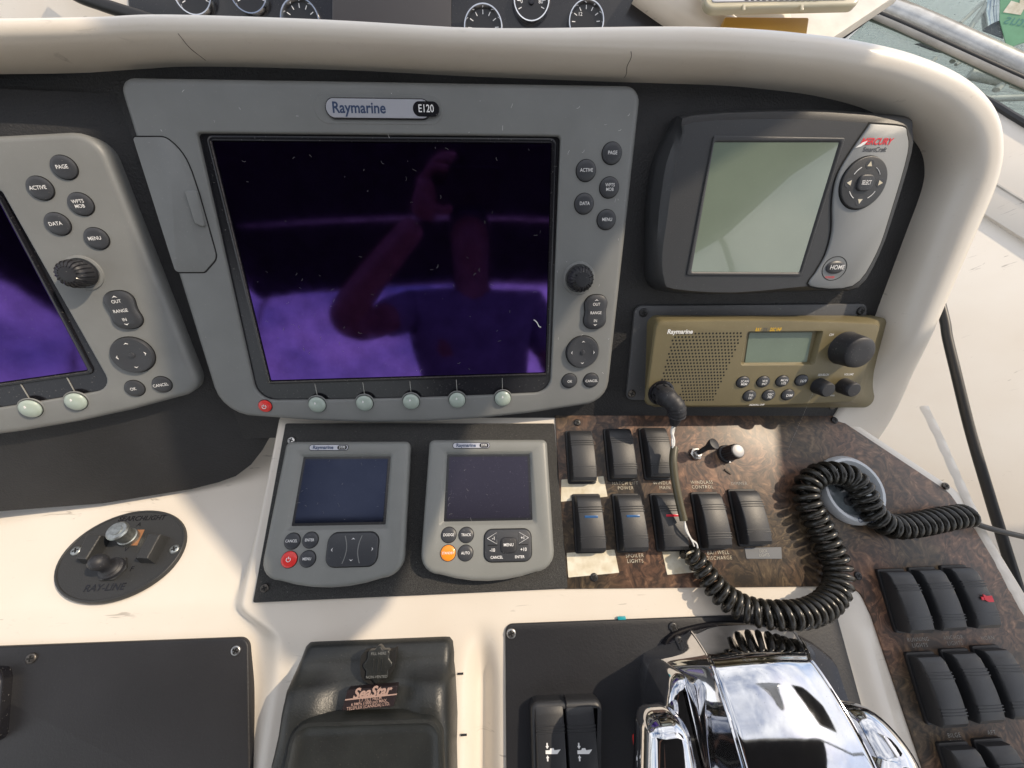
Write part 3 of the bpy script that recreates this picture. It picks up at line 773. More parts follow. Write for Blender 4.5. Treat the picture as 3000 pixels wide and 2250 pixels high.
# card door on the left
door = rpoly([FE.p(u, v) for u, v in ((390, 402), (484, 402), (535, 440), (562, 505), (582, 565), (612, 670), (636, 756), (600, 797), (515, 797))], [2, 8, 25, 25, 40, 60, 9, 4, 3], 5)[::-1]
part('door_gap', slab(inset(door, -.9), -1, .14, 0), M_GAP, e1)
dr = part('card_door', slab(door, -1, .75, .5, 2), M_GREY, e1)
la = rpoly([FE.p(u, v) for u, v in ((547, 561), (580, 558), (608, 668), (577, 655))], 1.5, 3)[::-1]
part('door_latch', slab(la, 0, 2.6, .9, 3), M_GREY, dr)
# badge
bx, by = FE.p(1110, 320); bx2, _ = FE.p(1263, 320); wdt = 2 * (bx2 - bx)
part('badge_recess', slab(rrect(bx, by, wdt + 16, 18.5, 9.2, 8), -.2, .25, .25, 1), M_GREY, e1)
bd = part('badge', slab(rrect(bx, by, wdt, 13, 6.4, 8), 0, 1.6, .5, 2), M_BLK, e1)
part('badge_face', slab(rrect(bx, by, wdt - 1.6, 11.4, 5.6, 8), 1, 1.9, .2, 1), M_SILVER, bd)
letter(bd, 'Raymarine', bx - 13.5, by, 2.0, 9.4, M_NAVY, bold=.022, xs=.93, shear=.06)
part('model_pill', slab(rrect(bx + 33.5, by, 18.5, 9.2, 4.5, 8), 1.5, 2.1, .1, 1), M_BLK, bd)
letter(bd, 'E120', bx + 33.5, by, 2.3, 6.6, M_WHITE, bold=.012, xs=.85)
lint(e1, -120, 120, -90, 90, -2.45, 70)
lint(e1, -168, 180, 96, 126, .06, 14, M_WHITE)
lint(e1, 130, 180, -125, 125, .06, 16, M_WHITE)
part('lint', tube(catmull([(*FE.p(u, v, -2), -1.9) for u, v in ((1564, 937), (1571, 942), (1576, 950), (1580, 957), (1585, 958))], 5), .45, 5), M_WHITE, e1)

e2 = thing('chart_plotter', F8, 'smaller grey chart plotter on the angled wing facia', 'chart plotter', 'chart plotters on the facia')
outer = rpoly([(-258, -126), (24.5, -130.5), (27.8, 68), (-258, 66)], [26, 17, 16, 16], 6, 5, [10, 0, 0, 0])
opn = rpoly([(-205, -115), (-36.5, -114.5), (-42.5, 36), (-205, 36)], [13, 13, 3, 3], 6, 5, [1, 0, 0, 0])
gls = rpoly([(-200, -96), (-48, -96), (-48, 30.5), (-200, 30.5)], 1, 6, 5)
K2 = [(0, 46.5, 7.4, 'PAGE'), (-19.2, 34.9, 7.4, 'ACTIVE'), (0, 23.2, 7.4, 'WPTS\nMOB'), (-19.2, 11.7, 7.4, 'DATA'), (0, 0, 7.4, 'MENU'), (-21.1, -116.1, 6.9, 'OK'), (-.9, -116.3, 6.9, 'CANCEL')]
plotter(e2, outer, opn, gls, K2, [(-64.5 - 31.2 * i, -119.7) for i in range(5)], (-112, -99), M_SCR1, (-18.4, -22.7, 9.8, 15), (-3.5, -52.6, 22.5, 29.5), (-11.2, -88.3, 14.6))

# ------------------------------------------------------------------ engine display
FM = FE.sub(310, 50, ZP)
dz = -ZP
ed = thing('engine_display', FM, 'charcoal engine display with silver key panel and pale green screen', 'engine display')
def mm(pts, h): return [FM.p(u, v, h) for u, v in pts]
base = mm(((1893, 601), (1913, 475), (1963, 375), (2005, 341), (2316, 328), (2547, 341), (2630, 352), (2640, 385), (2634, 455), (2590, 615), (2545, 745), (2488, 842), (2380, 848), (2158, 856), (1985, 856), (1904, 836), (1890, 754)), 2)
face = mm(((1952, 640), (1974, 490), (2003, 400), (2029, 357), (2316, 347), (2545, 360), (2636, 372), (2646, 394), (2648, 452), (2602, 610), (2555, 745), (2490, 834), (2380, 838), (2158, 858), (1975, 848), (1944, 820), (1938, 745)), 24)
def sm_poly(P, m=5):
    q = catmull(list(map(lambda p: (p[0], p[1], 0), P + [P[0]])), m)[:-1]
    return [(a[0], a[1]) for a in q]
base = sm_poly(base, 3)[::-1]; face = sm_poly(face, 3)[::-1]
mid = [(a[0] * .55 + b[0] * .45, a[1] * .55 + b[1] * .45) for a, b in zip(base, face)]
op = rpoly(mm(((2009, 806), (2345, 808), (2472, 405), (2088, 398)), 24), 1.5, 4)
part('case', join(loft([z_(base, 0), z_(base, 9), z_(inset(base, .5), 11), z_(mid, 20), z_(inset(face, -.6), 23), z_(face, 24), z_(inset(face, .5), 24.5)], False, True)), M_MERC, ed, sharp=30)
part('screen_bezel', bezel(op, rpoly(mm(((2026, 794), (2338, 796), (2455, 419), (2093, 419)), 24), 1, 4), 24, 25.6, .6, 2.2, 24.2, 3), M_MERC, ed)
part('screen', slab(rpoly(mm(((2024, 796), (2340, 798), (2457, 417), (2091, 417)), 24.4), .5, 2), 24.2, 24.75, .1, 1), M_LCD, ed)
sil = mm(((2549, 362), (2642, 370), (2656, 392), (2657, 452), (2612, 610), (2565, 745), (2496, 838), (2373, 838), (2391, 795), (2418, 746), (2436, 678), (2438, 588), (2454, 511), (2499, 434)), 25)
sil = sm_poly(sil, 4)[::-1]
part('panel_gap', slab(inset(sil, -1.0), 24, 24.75, 0), M_GAP, ed)
sp_ = part('key_panel', loft([z_(inset(sil, -.4), 10), z_(sil, 24), z_(inset(sil, .4), 25.6), z_(inset(sil, 1.2), 26.2)], False, True), M_MSIL, ed)
cx_, cy_ = FM.p(2526, 537, 26); rr_ = (FM.p(2591, 537, 26)[0] - FM.p(2461, 537, 26)[0]) / 2
part('pad_ring', slab(circ(cx_, cy_, rr_ + .7, 40), 26, 26.35, .1, 1), M_GAP, ed)
pdk = part('direction_pad', slab(circ(cx_, cy_, rr_, 40), 26, 28.0, .8, 3), M_MERC, ed)
part('select_button', slab(rrect(cx_, cy_, 12.5, 11.5, 4, 6), 27.8, 29.6, .9, 3), M_BTN, pdk)
letter(pdk, 'SELECT', cx_, cy_, 29.75, 4.3, xs=.55, bold=.01)
for dx, dy, d in ((0, 1, 'u'), (0, -1, 'd'), (-1, 0, 'l'), (1, 0, 'r')):
    q = rr_ * .70; a = R_({'u': 0, 'l': 90, 'd': 180, 'r': 270}[d]); c, s = math.cos(a), math.sin(a)
    part('arrow_dimple', slab(circ(cx_ + dx * q, cy_ + dy * q, 3.4, 20), 27.9, 28.15, .1, 1), M_BTN, pdk)
    part('arrow_mark', slab([(cx_ + dx * q + c * i - s * j, cy_ + dy * q + s * i + c * j) for i, j in ((-1.9, -1.5), (1.9, -1.5), (0, 1.9))], 28.1, 28.4, 0), M_TAPE, pdk)
for a0 in (25, 115, 205, 295):
    part('arc_mark', tube([(cx_ + rr_ * .66 * math.cos(R_(a0 + t)), cy_ + rr_ * .66 * math.sin(R_(a0 + t)), 28.1) for t in np.linspace(4, 36, 7)], .3, 5), M_WHITE, pdk)
hx, hy = FM.p(2445, 783, 26)
part('home_ring', tube([(hx + 10.6 * math.cos(a), hy - 1 + 9.6 * math.sin(a), 26.2) for a in np.linspace(0, 2 * math.pi, 37)], .32, 5, False), M_GAP, ed)
hb = part('home_button', dome(circ(hx, hy, 8.2, 32, 5.2), 26, 27.4, 1.0), M_BTN, ed)
letter(hb, 'HOME', hx, hy, 28.6, 5.0, bold=.008, xs=.9, shear=.12)
letter(ed, 'POWER', hx - 2.2, hy - 8.2, 26.4, 2.4, M_REDP, shear=.2, bold=.01)
lx, ly = FM.p(2562, 420, 26)
letter(ed, 'MERCURY', lx + .5, ly + 1.0, 26.45, 6.0, M_REDP, bold=.03, shear=.35, xs=.92)
letter(ed, 'SmartCraft', lx + 1, ly - 4.2, 26.45, 4.6, M_DKP, bold=.015, shear=.2, xs=.92)
part('swoosh_mark', slab([(lx - 15, ly - 3.2), (lx - 10, ly + .6), (lx - 6.5, ly + 1.6), (lx - 8, ly - .6), (lx - 11, ly - 2.4)], 26.2, 26.6, 0), M_WHITE, ed)
mscr = FM.p(2664, 378, 6); screw(ed, mscr[0], mscr[1], 4, 4.2, M_RUST)

# ------------------------------------------------------------------ vhf radio
FR_ = FE.sub(322, -85, ZP, -.8)
ra = thing('marine_radio', FR_, 'olive marine radio with speaker grille, small screen and big black knob', 'radio')
def rm(pts, h): return [FR_.p(u, v, h) for u, v in pts]
part('flange', slab(rpoly(rm(((1834, 1172), (2520, 1180), (2541, 890), (1861, 896)), 3), 7, 5), 0, 3, .8, 2), M_FLANGE, ra)
for u, v in ((1886, 916), (2524, 911), (1851, 1154), (2440, 1190)): x, y = FR_.p(u, v, 4); screw(ra, x, y, 3, 4.0, M_BSCREW if v < 1100 else M_RUST)
HF = 25.0
b0 = rpoly(rm(((1890, 1182), (2535, 1185), (2575, 925), (1897, 924)), 4), 8, 6, 4)
f0 = rpoly(rm(((1890, 1190), (2507, 1178), (2584, 948), (1924, 940)), HF), 7, 6, 4, [2, 0, 2, 0])
mid1 = [(a[0] * .5 + b[0] * .5, a[1] * .5 + b[1] * .5) for a, b in zip(b0, f0)]
rl_o = rpoly(rm(((2170, 1070), (2385, 1068), (2412, 970), (2190, 972)), HF), 2, 6, 4)       # lcd recess
part('body', loft([z_(b0, 1), z_(b0, 12), z_(mid1, 16), z_(inset(f0, -.4), HF - 2.4), z_(f0, HF - 1.6), z_(inset(f0, .7), HF - .4), z_(inset(f0, 2.2), HF), z_(inset(rl_o, -.4), HF), z_(rl_o, HF - .4), z_(inset(rl_o, 1.2), HF - 5)], False, True), M_OLIVE, ra)
part('screen', slab(rpoly(rm(((2181, 1063), (2362, 1062), (2379, 973), (2194, 974)), HF - 5), 1, 2), HF - 5, HF - 4.4, .1, 1), M_LCD2, ra)
gl = MB(); row = 0
g0 = FR_.p(1950, 985, HF); 
gx0, gy0 = FR_.p(1958, 978, HF); gx1, gy1 = FR_.p(2142, 1170, HF)
gw = FR_.p(2158, 978, HF)[0] - gx0; gh = gy0 - gy1
ny = 22
for j in range(ny):
    t = j / (ny - 1); y = gy0 - gh * t
    xa = FR_.p(1960 - 22 * t, 1075, HF)[0]; xb = FR_.p(2158 - 45 * t, 1075, HF)[0]
    nx_ = 20
    for i in range(nx_):
        x = xa + (xb - xa) * (i + .5 * (j % 2)) / nx_
        if x < FR_.p(1975, 1150, HF)[0] + 6 and t > .72: continue
        gl.add(slab(circ(x, y, .92, 8), HF - .2, HF + .09, 0))
sgo = part('speaker_holes', gl.get(), M_GAP, ra); sgo['kind'] = 'stuff'
x, y = FR_.p(1992, 972, HF); letter(ra, 'Raymarine', x, y, HF + .12, 5.4, bold=.03, xs=1.0, shear=.1)
x, y = FR_.p(2246, 966, HF); letter(ra, 'RAY', x - 8, y, HF + .12, 4.4, M_YELP, bold=.02, xs=.6, shear=.15)
letter(ra, '215', x - 1.6, y, HF + .12, 4.4, M_DKP, bold=.02, xs=.6, shear=.15)
letter(ra, 'DSC VHF', x + 8.2, y, HF + .12, 4.4, M_YELP, bold=.02, xs=.6, shear=.15)
x, y = FR_.p(2435, 981, HF); letter(ra, 'CH', x, y, HF + .12, 3.0, bold=.02, shear=.15)
for (u, v), t, s in (((2412, 1098), 'SQUELCH', 2.8), ((2486, 1097), 'VOLUME', 2.8), ((2438, 1159), 'PWR', 2.4), ((2217, 1186), 'INDIV/ALL SHIP', 2.6)):
    x, y = FR_.p(u, v, HF); letter(ra, t, x, y, HF + .12, s, bold=.015, shear=.15, xs=.85)
for (u, v), t in (((2176, 1119), 'SCAN\nMEM'), ((2235, 1118), 'WX\nINT'), ((2291, 1116), 'MON\n1/25'), ((2347, 1114), '16/9'), ((2195, 1159), 'D/L\nI.C.'), ((2251, 1157), 'DSC\nPRI'), ((2307, 1156), 'DIM')):
    x, y = FR_.p(u, v, HF)
    part('button_gap', slab(circ(x, y, 6.7, 28, 5.9), HF - .3, HF + .12, 0), M_GAP, ra)
    b = part('button', dome(circ(x, y, 6.2, 28, 5.4), HF - .3, HF + 1.4, .9), M_BTN, ra)
    letter(b, t, x, y, HF + 2.5, 3.1 if '\n' in t else 3.8, bold=.012, xs=.95)
def rknob(u, v, r, h, nm, tilt=.92):
    x, y = FR_.p(u, v, HF)
    k = part(nm, lathe([(r * 1.03, HF), (r, HF + 1.5), (r * .95, HF + h * .75), (r * .90, HF + h * .92), (r * .78, HF + h), (r * .4, HF + h + .3), (.1, HF + h + .3)], 40, x, y), M_KNOB, ra)
    return k
rknob(2474, 1020, 15.2, 17, 'channel_knob')
rknob(2397, 1130, 7.6, 12, 'squelch_knob'); rknob(2470, 1130, 7.6, 12, 'volume_knob')
x, y = FR_.p(1936, 1150, HF)
part('socket', lathe([(12, HF - 1), (12, HF + 1.5), (10.5, HF + 2), (10, HF + .6)], 30, x, y), M_BLK, ra)

# microphone plug and stripped cord
pg = thing('microphone_plug', FR_.sub(x, y, HF), 'black elbow plug pushed into the radio with a frayed cord', 'plug')
FP = FR_.sub(x, y, HF)
part('ferrule', lathe([(9.5, .2), (9.5, 3), (8.8, 3.2), (8.8, 9), (9.4, 9.2), (9.4, 12), (8.6, 13), (.1, 13)], 30), M_KNOB, pg)
gr = MB()
for i in range(8):
    a = i * math.pi / 4; gr.add(tube([(9.0 * math.cos(a), 9.0 * math.sin(a), 3.4), (9.0 * math.cos(a), 9.0 * math.sin(a), 8.8)], .7, 5))
part('grip_rib', gr.get(), M_BLK, pg)
def pp(u, v, h): return (*FP.p(u, v, h), h)
pth = catmull([(0, 0, 8), pp(1955, 1165, 14), pp(1975, 1184, 19), pp(1983, 1200, 20), pp(1982, 1216, 19)], 6)
part('elbow', tube(pth, [8.6 - 1.0 * min(1, i / len(pth)) + .3 * math.sin(i * 1.9) for i in range(len(pth))], 20), M_KNOB, pg)
part('strain_relief', tube([pp(1982, 1213, 19), pp(1977, 1232, 17), pp(1974, 1244, 16)], [5.6, 5.0, 3.4], 16), M_KNOB, pg)
PEND = pp(1974, 1243, 16)
# ------------------------------------------------------------------ paired instruments on their plate
stp = [F2.p(u, v, 2.5) for u, v in ((740, 1766), (1664, 1724), (1624, 1240), (836, 1240))]
FST = F2.sub(0, 0, 0)
ip = thing('instrument_plate', FST, 'black speckled mounting plate under the two small instruments', 'plate')
part('plate', slab(rpoly(stp, 1.5, 3), -1.2, 2.5, .5, 2), M_PLATE, ip)
for u, v, m in ((775, 1723, M_RUST), (853, 1290, M_STEEL)): x, y = F2.p(u, v, 3); screw(ip, x, y, 2.5, 3.4, m)
def instrument(cx, cy, lab, scr):
    F = F2.sub(cx, cy, 2.5, 0)
    t = thing('instrument_display', F, lab, 'instrument', 'small grey instruments side by side')
    H = 15.5
    o = rpoly([(-56.5, -70), (56.5, -70), (54.5, 42.3), (-54.5, 42.3)], [16, 16, 5, 5], 6, 5, [6, 0, 0, 0])
    i_ = rpoly([(-41.5, -32), (41.5, -32), (39.5, 30.5), (-39.5, 30.5)], 2.0, 6, 5)
    g = rpoly([(-38.2, -28.6), (38.2, -28.6), (37.6, 28.4), (-37.6, 28.4)], .8, 6, 5)
    lp = [z_(inset(o, 2.0), 0), z_(inset(o, .4), 5)]
    for j in range(6):
        a = j / 5 * math.pi / 2; lp.append(z_(inset(o, 4.5 * (1 - math.cos(a))), H - 4.5 + 4.5 * math.sin(a)))
    lp += [z_(inset(i_, -1.2), H), z_(i_, H - .6), z_(inset(g, -.2), H - 3.2)]
    part('case', loft(lp, False, False), M_GREY2, t)
    part('screen_surround', slab(inset(g, -.6), H - 4, H - 3.1, 0), M_BLK, t)
    part('screen', slab(rpoly([(-36.3, -26.8), (36.3, -26.8), (35.7, 26.6), (-35.7, 26.6)], .6, 2), H - 3.4, H - 2.7, .1, 1), scr, t)
    lint(t, -35, 35, -26, 26, H - 2.65, 16)
    bd = part('badge', slab(rrect(-16, 36.3, 34, 5.6, 2.7, 6), H - .2, H + .45, .2, 1), M_BLK, t)
    part('badge_face', slab(rrect(-16, 36.3, 33, 4.6, 2.2, 6), H, H + .6, .1, 1), M_SILVER, bd)
    letter(bd, 'Raymarine', -20.8, 36.3, H + .75, 4.4, M_NAVY, bold=.03, xs=.95)
    part('model_pill', slab(rrect(-4.4, 36.3, 8.4, 4.0, 1.9, 6), H + .3, H + .8, .1, 1), M_BLK, bd)
    letter(bd, 'ST70', -4.4, 36.3, H + .95, 3.1, bold=.01, xs=.8)
    return t, H
def ikey(t, H, x, y, m, txt, r=6.1, ts=3.0, tm=None):
    part('button_gap', slab(circ(x, y, r + .5, 28), H - 1, H + .12, 0), M_GAP, t)
    b = part('button', dome(circ(x, y, r, 28), H - 1, H + 1.5, .5), m, t)
    if txt: letter(b, txt, x, y, H + 2.15, ts, tm, bold=.008, xs=.82)
    return b
HI = 18.0
def rel(c, u, v): a = F2.p(u, v, HI); return (a[0] - c[0], a[1] - c[1])
cL = (-66.4, 3.7); cR = (59.6, 5.1)
iL, H = instrument(*cL, 'small grey instrument with red power key and navy screen beside the cream pedestal edge', M_SCR2)
for u, v, m, tx in ((857, 1585, M_BTN, 'CANCEL'), (910, 1582, M_BTN, 'ENTER'), (848, 1639, M_RED, None), (902, 1637, M_BTN, 'MENU')):
    x, y = rel(cL, u, v); b = ikey(iL, H, x, y, m, tx)
    if tx is None:
        part('power_symbol', join(tube([(x + 1.6 * math.sin(a), y + 1.6 * math.cos(a), H + 2.1) for a in np.linspace(.6, 2 * math.pi - .6, 14)], .28, 5), tube([(x, y + .3, H + 2.1), (x, y + 2.2, H + 2.1)], .28, 5)), M_WHITE, b)
x, y = rel(cL, 1034, 1609); w_ = rel(cL, 1107, 1609)[0] - rel(cL, 959, 1609)[0]
part('button_gap', slab(rrect(x, y, w_ + 1.2, 27.2, 8, 6), H - 1, H + .12, 0), M_GAP, iL)
pd = part('rocker_pad', slab(rrect(x, y, w_, 26, 7.4, 6), H - 1, H + 2.0, 1.2, 3), M_BTN, iL)
for s in (-1, 1):
    part('pad_groove', tube([(x + s * (7.5 - 3.0 * math.cos(q * 1.35)), y + q * 10.5, H + 2.0) for q in np.linspace(-1, 1, 13)], .35, 5), M_GREY, pd)
part('arrow_mark', join(*[slab(chev(x + dx, y + dy, 1.5, d), H + 1.9, H + 2.25, 0) for dx, dy, d in ((0, 8, 'u'), (0, -8, 'd'), (-16, 0, 'l'), (16, 0, 'r'))]), M_WHITE, pd)
iR, H = instrument(*cR, 'small grey autopilot instrument with orange STANDBY key beside the burl panel', M_SCR3)
for u, v, m, tx in ((1315, 1567, M_BTN, 'DODGE'), (1366, 1567, M_BTN, 'TRACK'), (1313, 1620, M_ORANGE, 'STANDBY'), (1364, 1620, M_BTN, 'AUTO')):
    x, y = rel(cR, u, v); ikey(iR, H, x, y, m, tx, ts=3.1 if tx != 'STANDBY' else 2.7)
x, y = rel(cR, 1488, 1597); w_ = rel(cR, 1556, 1597)[0] - rel(cR, 1419, 1597)[0]
part('button_gap', slab(rrect(x, y, w_ + 1.2, 26.6, 7, 6), H - 1, H + .12, 0), M_GAP, iR)
pd = part('rocker_pad', slab(rrect(x, y, w_, 25.4, 6.4, 6), H - 1, H + 2.0, 1.2, 3), M_BTN, iR)
part('menu_button', slab(rrect(x + .4, y, 13.5, 12.5, 3.6, 6), H + 1.8, H + 3.0, .9, 3), M_KNOB, pd)
letter(pd, 'MENU', x + .4, y + .3, H + 3.15, 3.4, bold=.008, xs=.9)
for tx, dx, dy, s in (('-1', -12.2, 5.6, 3.6), ('+1', 12.6, 5.6, 3.6), ('-10', -13.2, -3.6, 3.8), ('+10', 13.0, -3.6, 3.8), ('CANCEL', -9.6, -9.2, 3.0), ('ENTER', 9.6, -9.2, 3.0)):
    letter(pd, tx, x + dx, y + dy, H + 2.15, s, bold=.012, xs=.9)
for s in (-1, 1):
    T = [(x + s * 17.5, y + 5.6, H + 2.1), (x + s * 9.4, y + 10.2, H + 2.1), (x + s * 9.4, y + 1.2, H + 2.1), (x + s * 17.5, y + 5.6, H + 2.1)]
    part('arrow_outline', tube(T, .22, 4), M_WHITE, pd)
    part('pad_groove', tube([(x + s * 9, y + .2, H + 2.0), (x + s * 17, y + .2, H + 2.0)], .35, 5), M_GAP, pd)
# ------------------------------------------------------------------ burl switch panel
def f2(u, v, h=0): return F2.p(u, v, h)
bo = [(126, 78), (126, -80.5)] + [(390, -85.5), (398, -92), (402, -110), (408, -217), (420, -330), (600, -330)] + [(x - 2, y) for y, x in BR_PTS[::-1][1:-1]] + [(423, 79)]
bo = rpoly(bo, [.5, .5, 8, 8, 10, 30, 1, 1, 20, 20, 14, 20, 4, .5][:len(bo)], 4)
FB = F2.sub(0, 0, 0)
bp_ = thing('burl_board', FB, 'dark burl wood switch panel wrapping round the throttle and coiled cord', 'board')
part('veneer', slab(bo, -.9, 1.6, .4, 2), M_BURL, bp_)
ZB = 1.6
for u, v, m in ((1691, 1238, M_BSCREW), (2444, 1231, M_BSCREW), (1740, 1691, M_BSCREW), (2513, 1687, M_BSCREW), (2770, 1424, M_RUST)):
    x, y = f2(u, v, ZB); screw(bp_, x, y, ZB, 3.6, m)
for u, v, t in ((1832, 1423, 'HATCH LIFT\nPOWER'), (1947, 1422, 'WINDLASS\nMAIN'), (2057, 1420, 'WINDLASS\nCONTROL'), (2165, 1417, 'DIMMER'), (1860, 1636, 'SPOILER\nLIGHTS'), (2105, 1627, 'BAITWELL\nDISCHARGE'),
                (2692, 1882, 'RUNNING\nLIGHTS'), (2795, 1876, 'ANCHOR\nLIGHTS'), (2893, 1869, 'HORN'), (2798, 2164, 'BILGE\nPUMP'), (2908, 2156, 'AFT\nPUMP')):
    x, y = f2(u, v, ZB)
    letter(bp_, t, x, y, ZB + .15, 4.4 if u < 2300 else 4.4, M_LTGREY if u > 2150 else M_TAPE, bold=-.012, xs=.92, space=1.18, line=1.0)
def tape(pts, m, txt=None):
    q = [f2(u, v, ZB + .3) for u, v in pts]
    t = part('tape_label', slab(rpoly(q, .5, 2), ZB - .2, ZB + .4, .1, 1), m, bp_)
    if txt:
        x = sum(a[0] for a in q) / 4; y = sum(a[1] for a in q) / 4
        letter(t, txt, x, y, ZB + .55, 3.6, M_LTGREY, xs=.85)
tape(((1643, 1470), (1780, 1455), (1768, 1395), (1645, 1405)), M_TAPE)
tape(((1665, 1692), (1814, 1678), (1800, 1610), (1660, 1620)), M_TAPE)
tape(((1955, 1684), (2040, 1676), (2045, 1608), (1940, 1616)), M_TAPE)
tape(((2187, 1637), (2291, 1637), (2289, 1603), (2181, 1605)), M_TAPEG, 'DECK\nLIGHTS')

# ------------------------------------------------------------------ rocker switches
def rocker_mesh(w_=22.5, l=47.0, z0=0.0, flip=1):
    st = []
    n = 16
    for i in range(n + 1):
        t = i / n; y = (t - .5) * l
        z = 13.2 + 3.2 * math.sin(math.pi * min(1, max(0, (t * .9 + .08)))) - 2.0 * t * flip
        e = min(t, 1 - t) * l
        if e < 2.2: z -= (2.2 - e) * .9
        h = w_ / 2
        st.append([(-h - .6, y, z0), (-h - .2, y, z - 3), (-h, y, z - 1.2), (-h + .5, y, z - .35), (-h + 1.3, y, z), (0, y, z + .1), (h - 1.3, y, z), (h - .5, y, z - .35), (h, y, z - 1.2), (h + .2, y, z - 3), (h + .6, y, z0)])
    return loft(st, True, True, closed=True)
def zrock(y, l=47.0):
    t = y / l + .5
    return 13.2 + 3.2 * math.sin(math.pi * min(1, max(0, (t * .9 + .08)))) - 2.0 * t
def ridges(y0, w_=22.5):
    m = MB()
    for k in range(3):
        y = y0 + (k - 1) * 2.1
        m.add(box(-w_ / 2 - .15, w_ / 2 + .15, y - .42, y + .42, zrock(y) - 2, zrock(y) + .38, .15))
    return m.get()
RK = mesh(rocker_mesh(), 30); RK2 = mesh(mv(rocker_mesh(flip=1.6), 0, 0, .6), 30); RG1 = mesh(ridges(11.5)); RG2 = mesh(ridges(-13.0))
RB = mesh(slab(rrect(0, 0, 27, 51, 2, 3), 0, 2.6, .8, 2))
def rocker(F, lab, mark=None):
    s = thing('rocker_switch', F, lab, 'switch', 'black rocker switches')
    part('bezel', RB, M_SWNAVY, s)
    r = part('rocker', RK2 if len(lab) % 3 == 0 else RK, M_SWITCH, s)
    part('grip_ridges', RG1, M_SWITCH, r); part('grip_ridges', RG2, M_SWITCH, r)
    if mark: part('lens', box(-6, 6, 4.2, 6.2, zrock(5) - 1, zrock(5) + .3, .2), mark, r)
    return s
M_LENSB = mat('lens_blue', (.03, .10, .25), .25)
M_LENSR = mat('lens_red', (.55, .02, .04), .25)
ups = [((1709, 1332), 'black rocker switch above the blank white tape, over the first lower switch', None),
       ((1826, 1325), 'black rocker switch above the HATCH LIFT POWER lettering', None),
       ((1933, 1322), 'black rocker switch above the WINDLASS MAIN lettering', None),
       ((1733, 1532), 'black rocker switch with blue lens above the wide white tape', M_LENSB),
       ((1856, 1530), 'black rocker switch above the SPOILER LIGHTS lettering', M_LENSB),
       ((1972, 1528), 'black rocker switch with red lens under the loose radio cord', M_LENSR),
       ((2098, 1524), 'black rocker switch above the BAITWELL DISCHARGE lettering', None),
       ((2212, 1514), 'black rocker switch above the grey DECK LIGHTS tape', None),
       ((2676, 1765), 'black rocker switch above the RUNNING LIGHTS lettering', None),
       ((2772, 1759), 'black rocker switch above the ANCHOR LIGHTS lettering', None),
       ((2870, 1752), 'black rocker switch with a red horn symbol', None),
       ((2772, 2030), 'black rocker switch above the BILGE PUMP lettering', None),
       ((2878, 2019), 'black rocker switch in the middle of the bilge pump row', None),
       ((2975, 2008), 'black rocker switch at the panel edge, last in the bilge pump row', None),
       ((2880, 2320), 'black rocker switch directly below the BILGE PUMP lettering', None),
       ((2990, 2308), 'black rocker switch in the lowest row near the panel edge', None)]
for (u, v), lab, mk in ups:
    x, y = f2(u, v, 15.5)
    s = rocker(F2.sub(x, y, ZB), lab, mk)
    if 'horn' in lab:
        part('horn_symbol', join(slab([(1, -1), (4, -2.8), (9, -2.8), (9, 2), (4, 2), (1, 3.5)], 16.2, 16.9, 0), box(-1.6, .6, -1.2, 1.4, 16.2, 16.8, .2)), M_REDP, s)
# toggle and dimmer
x, y = f2(2038, 1330, 3)
tg = thing('toggle_switch', F2.sub(x, y, ZB), 'small black toggle switch on a nut above the WINDLASS CONTROL lettering', 'switch')
part('hex_nut', slab(circ(0, 0, 6.2, 6), 0, 3.4, .5, 2), M_STEEL, tg)
part('threaded_bush', lathe([(3.8, 3), (3.8, 7), (3.2, 7.6), (.1, 7.6)], 20), M_STEEL, tg)
P = catmull([(0, 0, 6), (2, 2, 12), (4.5, 4, 18), (6.5, 5.5, 23), (7.2, 6, 25)], 5)
part('lever', tube(P, [2.4 + 2.9 * sm(.35, .75, i / (len(P) - 1)) - 2.6 * sm(.9, 1.0, i / (len(P) - 1)) for i in range(len(P))], 16), M_KNOB, tg)
x, y = f2(2128, 1330, 3)
dm = thing('dimmer_knob', F2.sub(x, y, ZB), 'black dimmer knob with a bright metal cap', 'knob')
part('skirt', lathe([(9, 0), (8.6, 3.5), (7.6, 4.2), (.1, 4.2)], 28), M_KNOB, dm)
k = part('knob', lathe([(7.2, 4), (6.8, 19), (6.4, 20), (.1, 20)], 30), M_KNOB, dm)
gr = MB()
for i in range(18):
    a = 2 * math.pi * i / 18; gr.add(tube([(7.0 * math.cos(a), 7.0 * math.sin(a), 5), (6.7 * math.cos(a), 6.7 * math.sin(a), 19)], .4, 4))
part('knurling', gr.get(), M_BLK, k)
part('metal_cap', slab(circ(0, 0, 5.8, 28), 19.5, 20.6, .3, 2), M_CAP, k)
part('pointer', slab([(-1, -9), (1, -9), (0, -6.5)], 4.0, 4.7, 0), M_WHITE, dm)
# round remote
cl = thing('stereo_remote', F2.sub(415, -1, ZB), 'round silver stereo remote partly hidden by the coiled cord', 'remote')
part('ring', lathe_ring(24.0, 33, 0, 8), M_CLAR, cl)
part('face', dome(circ(0, 0, 24.6, 40), 0, 3.6, 1.6, 6), M_CLARF, cl)
for a in range(5):
    q = R_(a * 72 + 18); part('button', dome(circ(13 * math.cos(q), 13 * math.sin(q), 4.6, 20), 4, 5.6, .8), M_MERC, cl)
part('button', dome(circ(0, 0, 5.2, 24), 4, 6.6, .8), M_MERC, cl)
letter(cl, 'Clarion', 2, -28.2, 8.0, 6.0, M_NAVY, bold=.02)

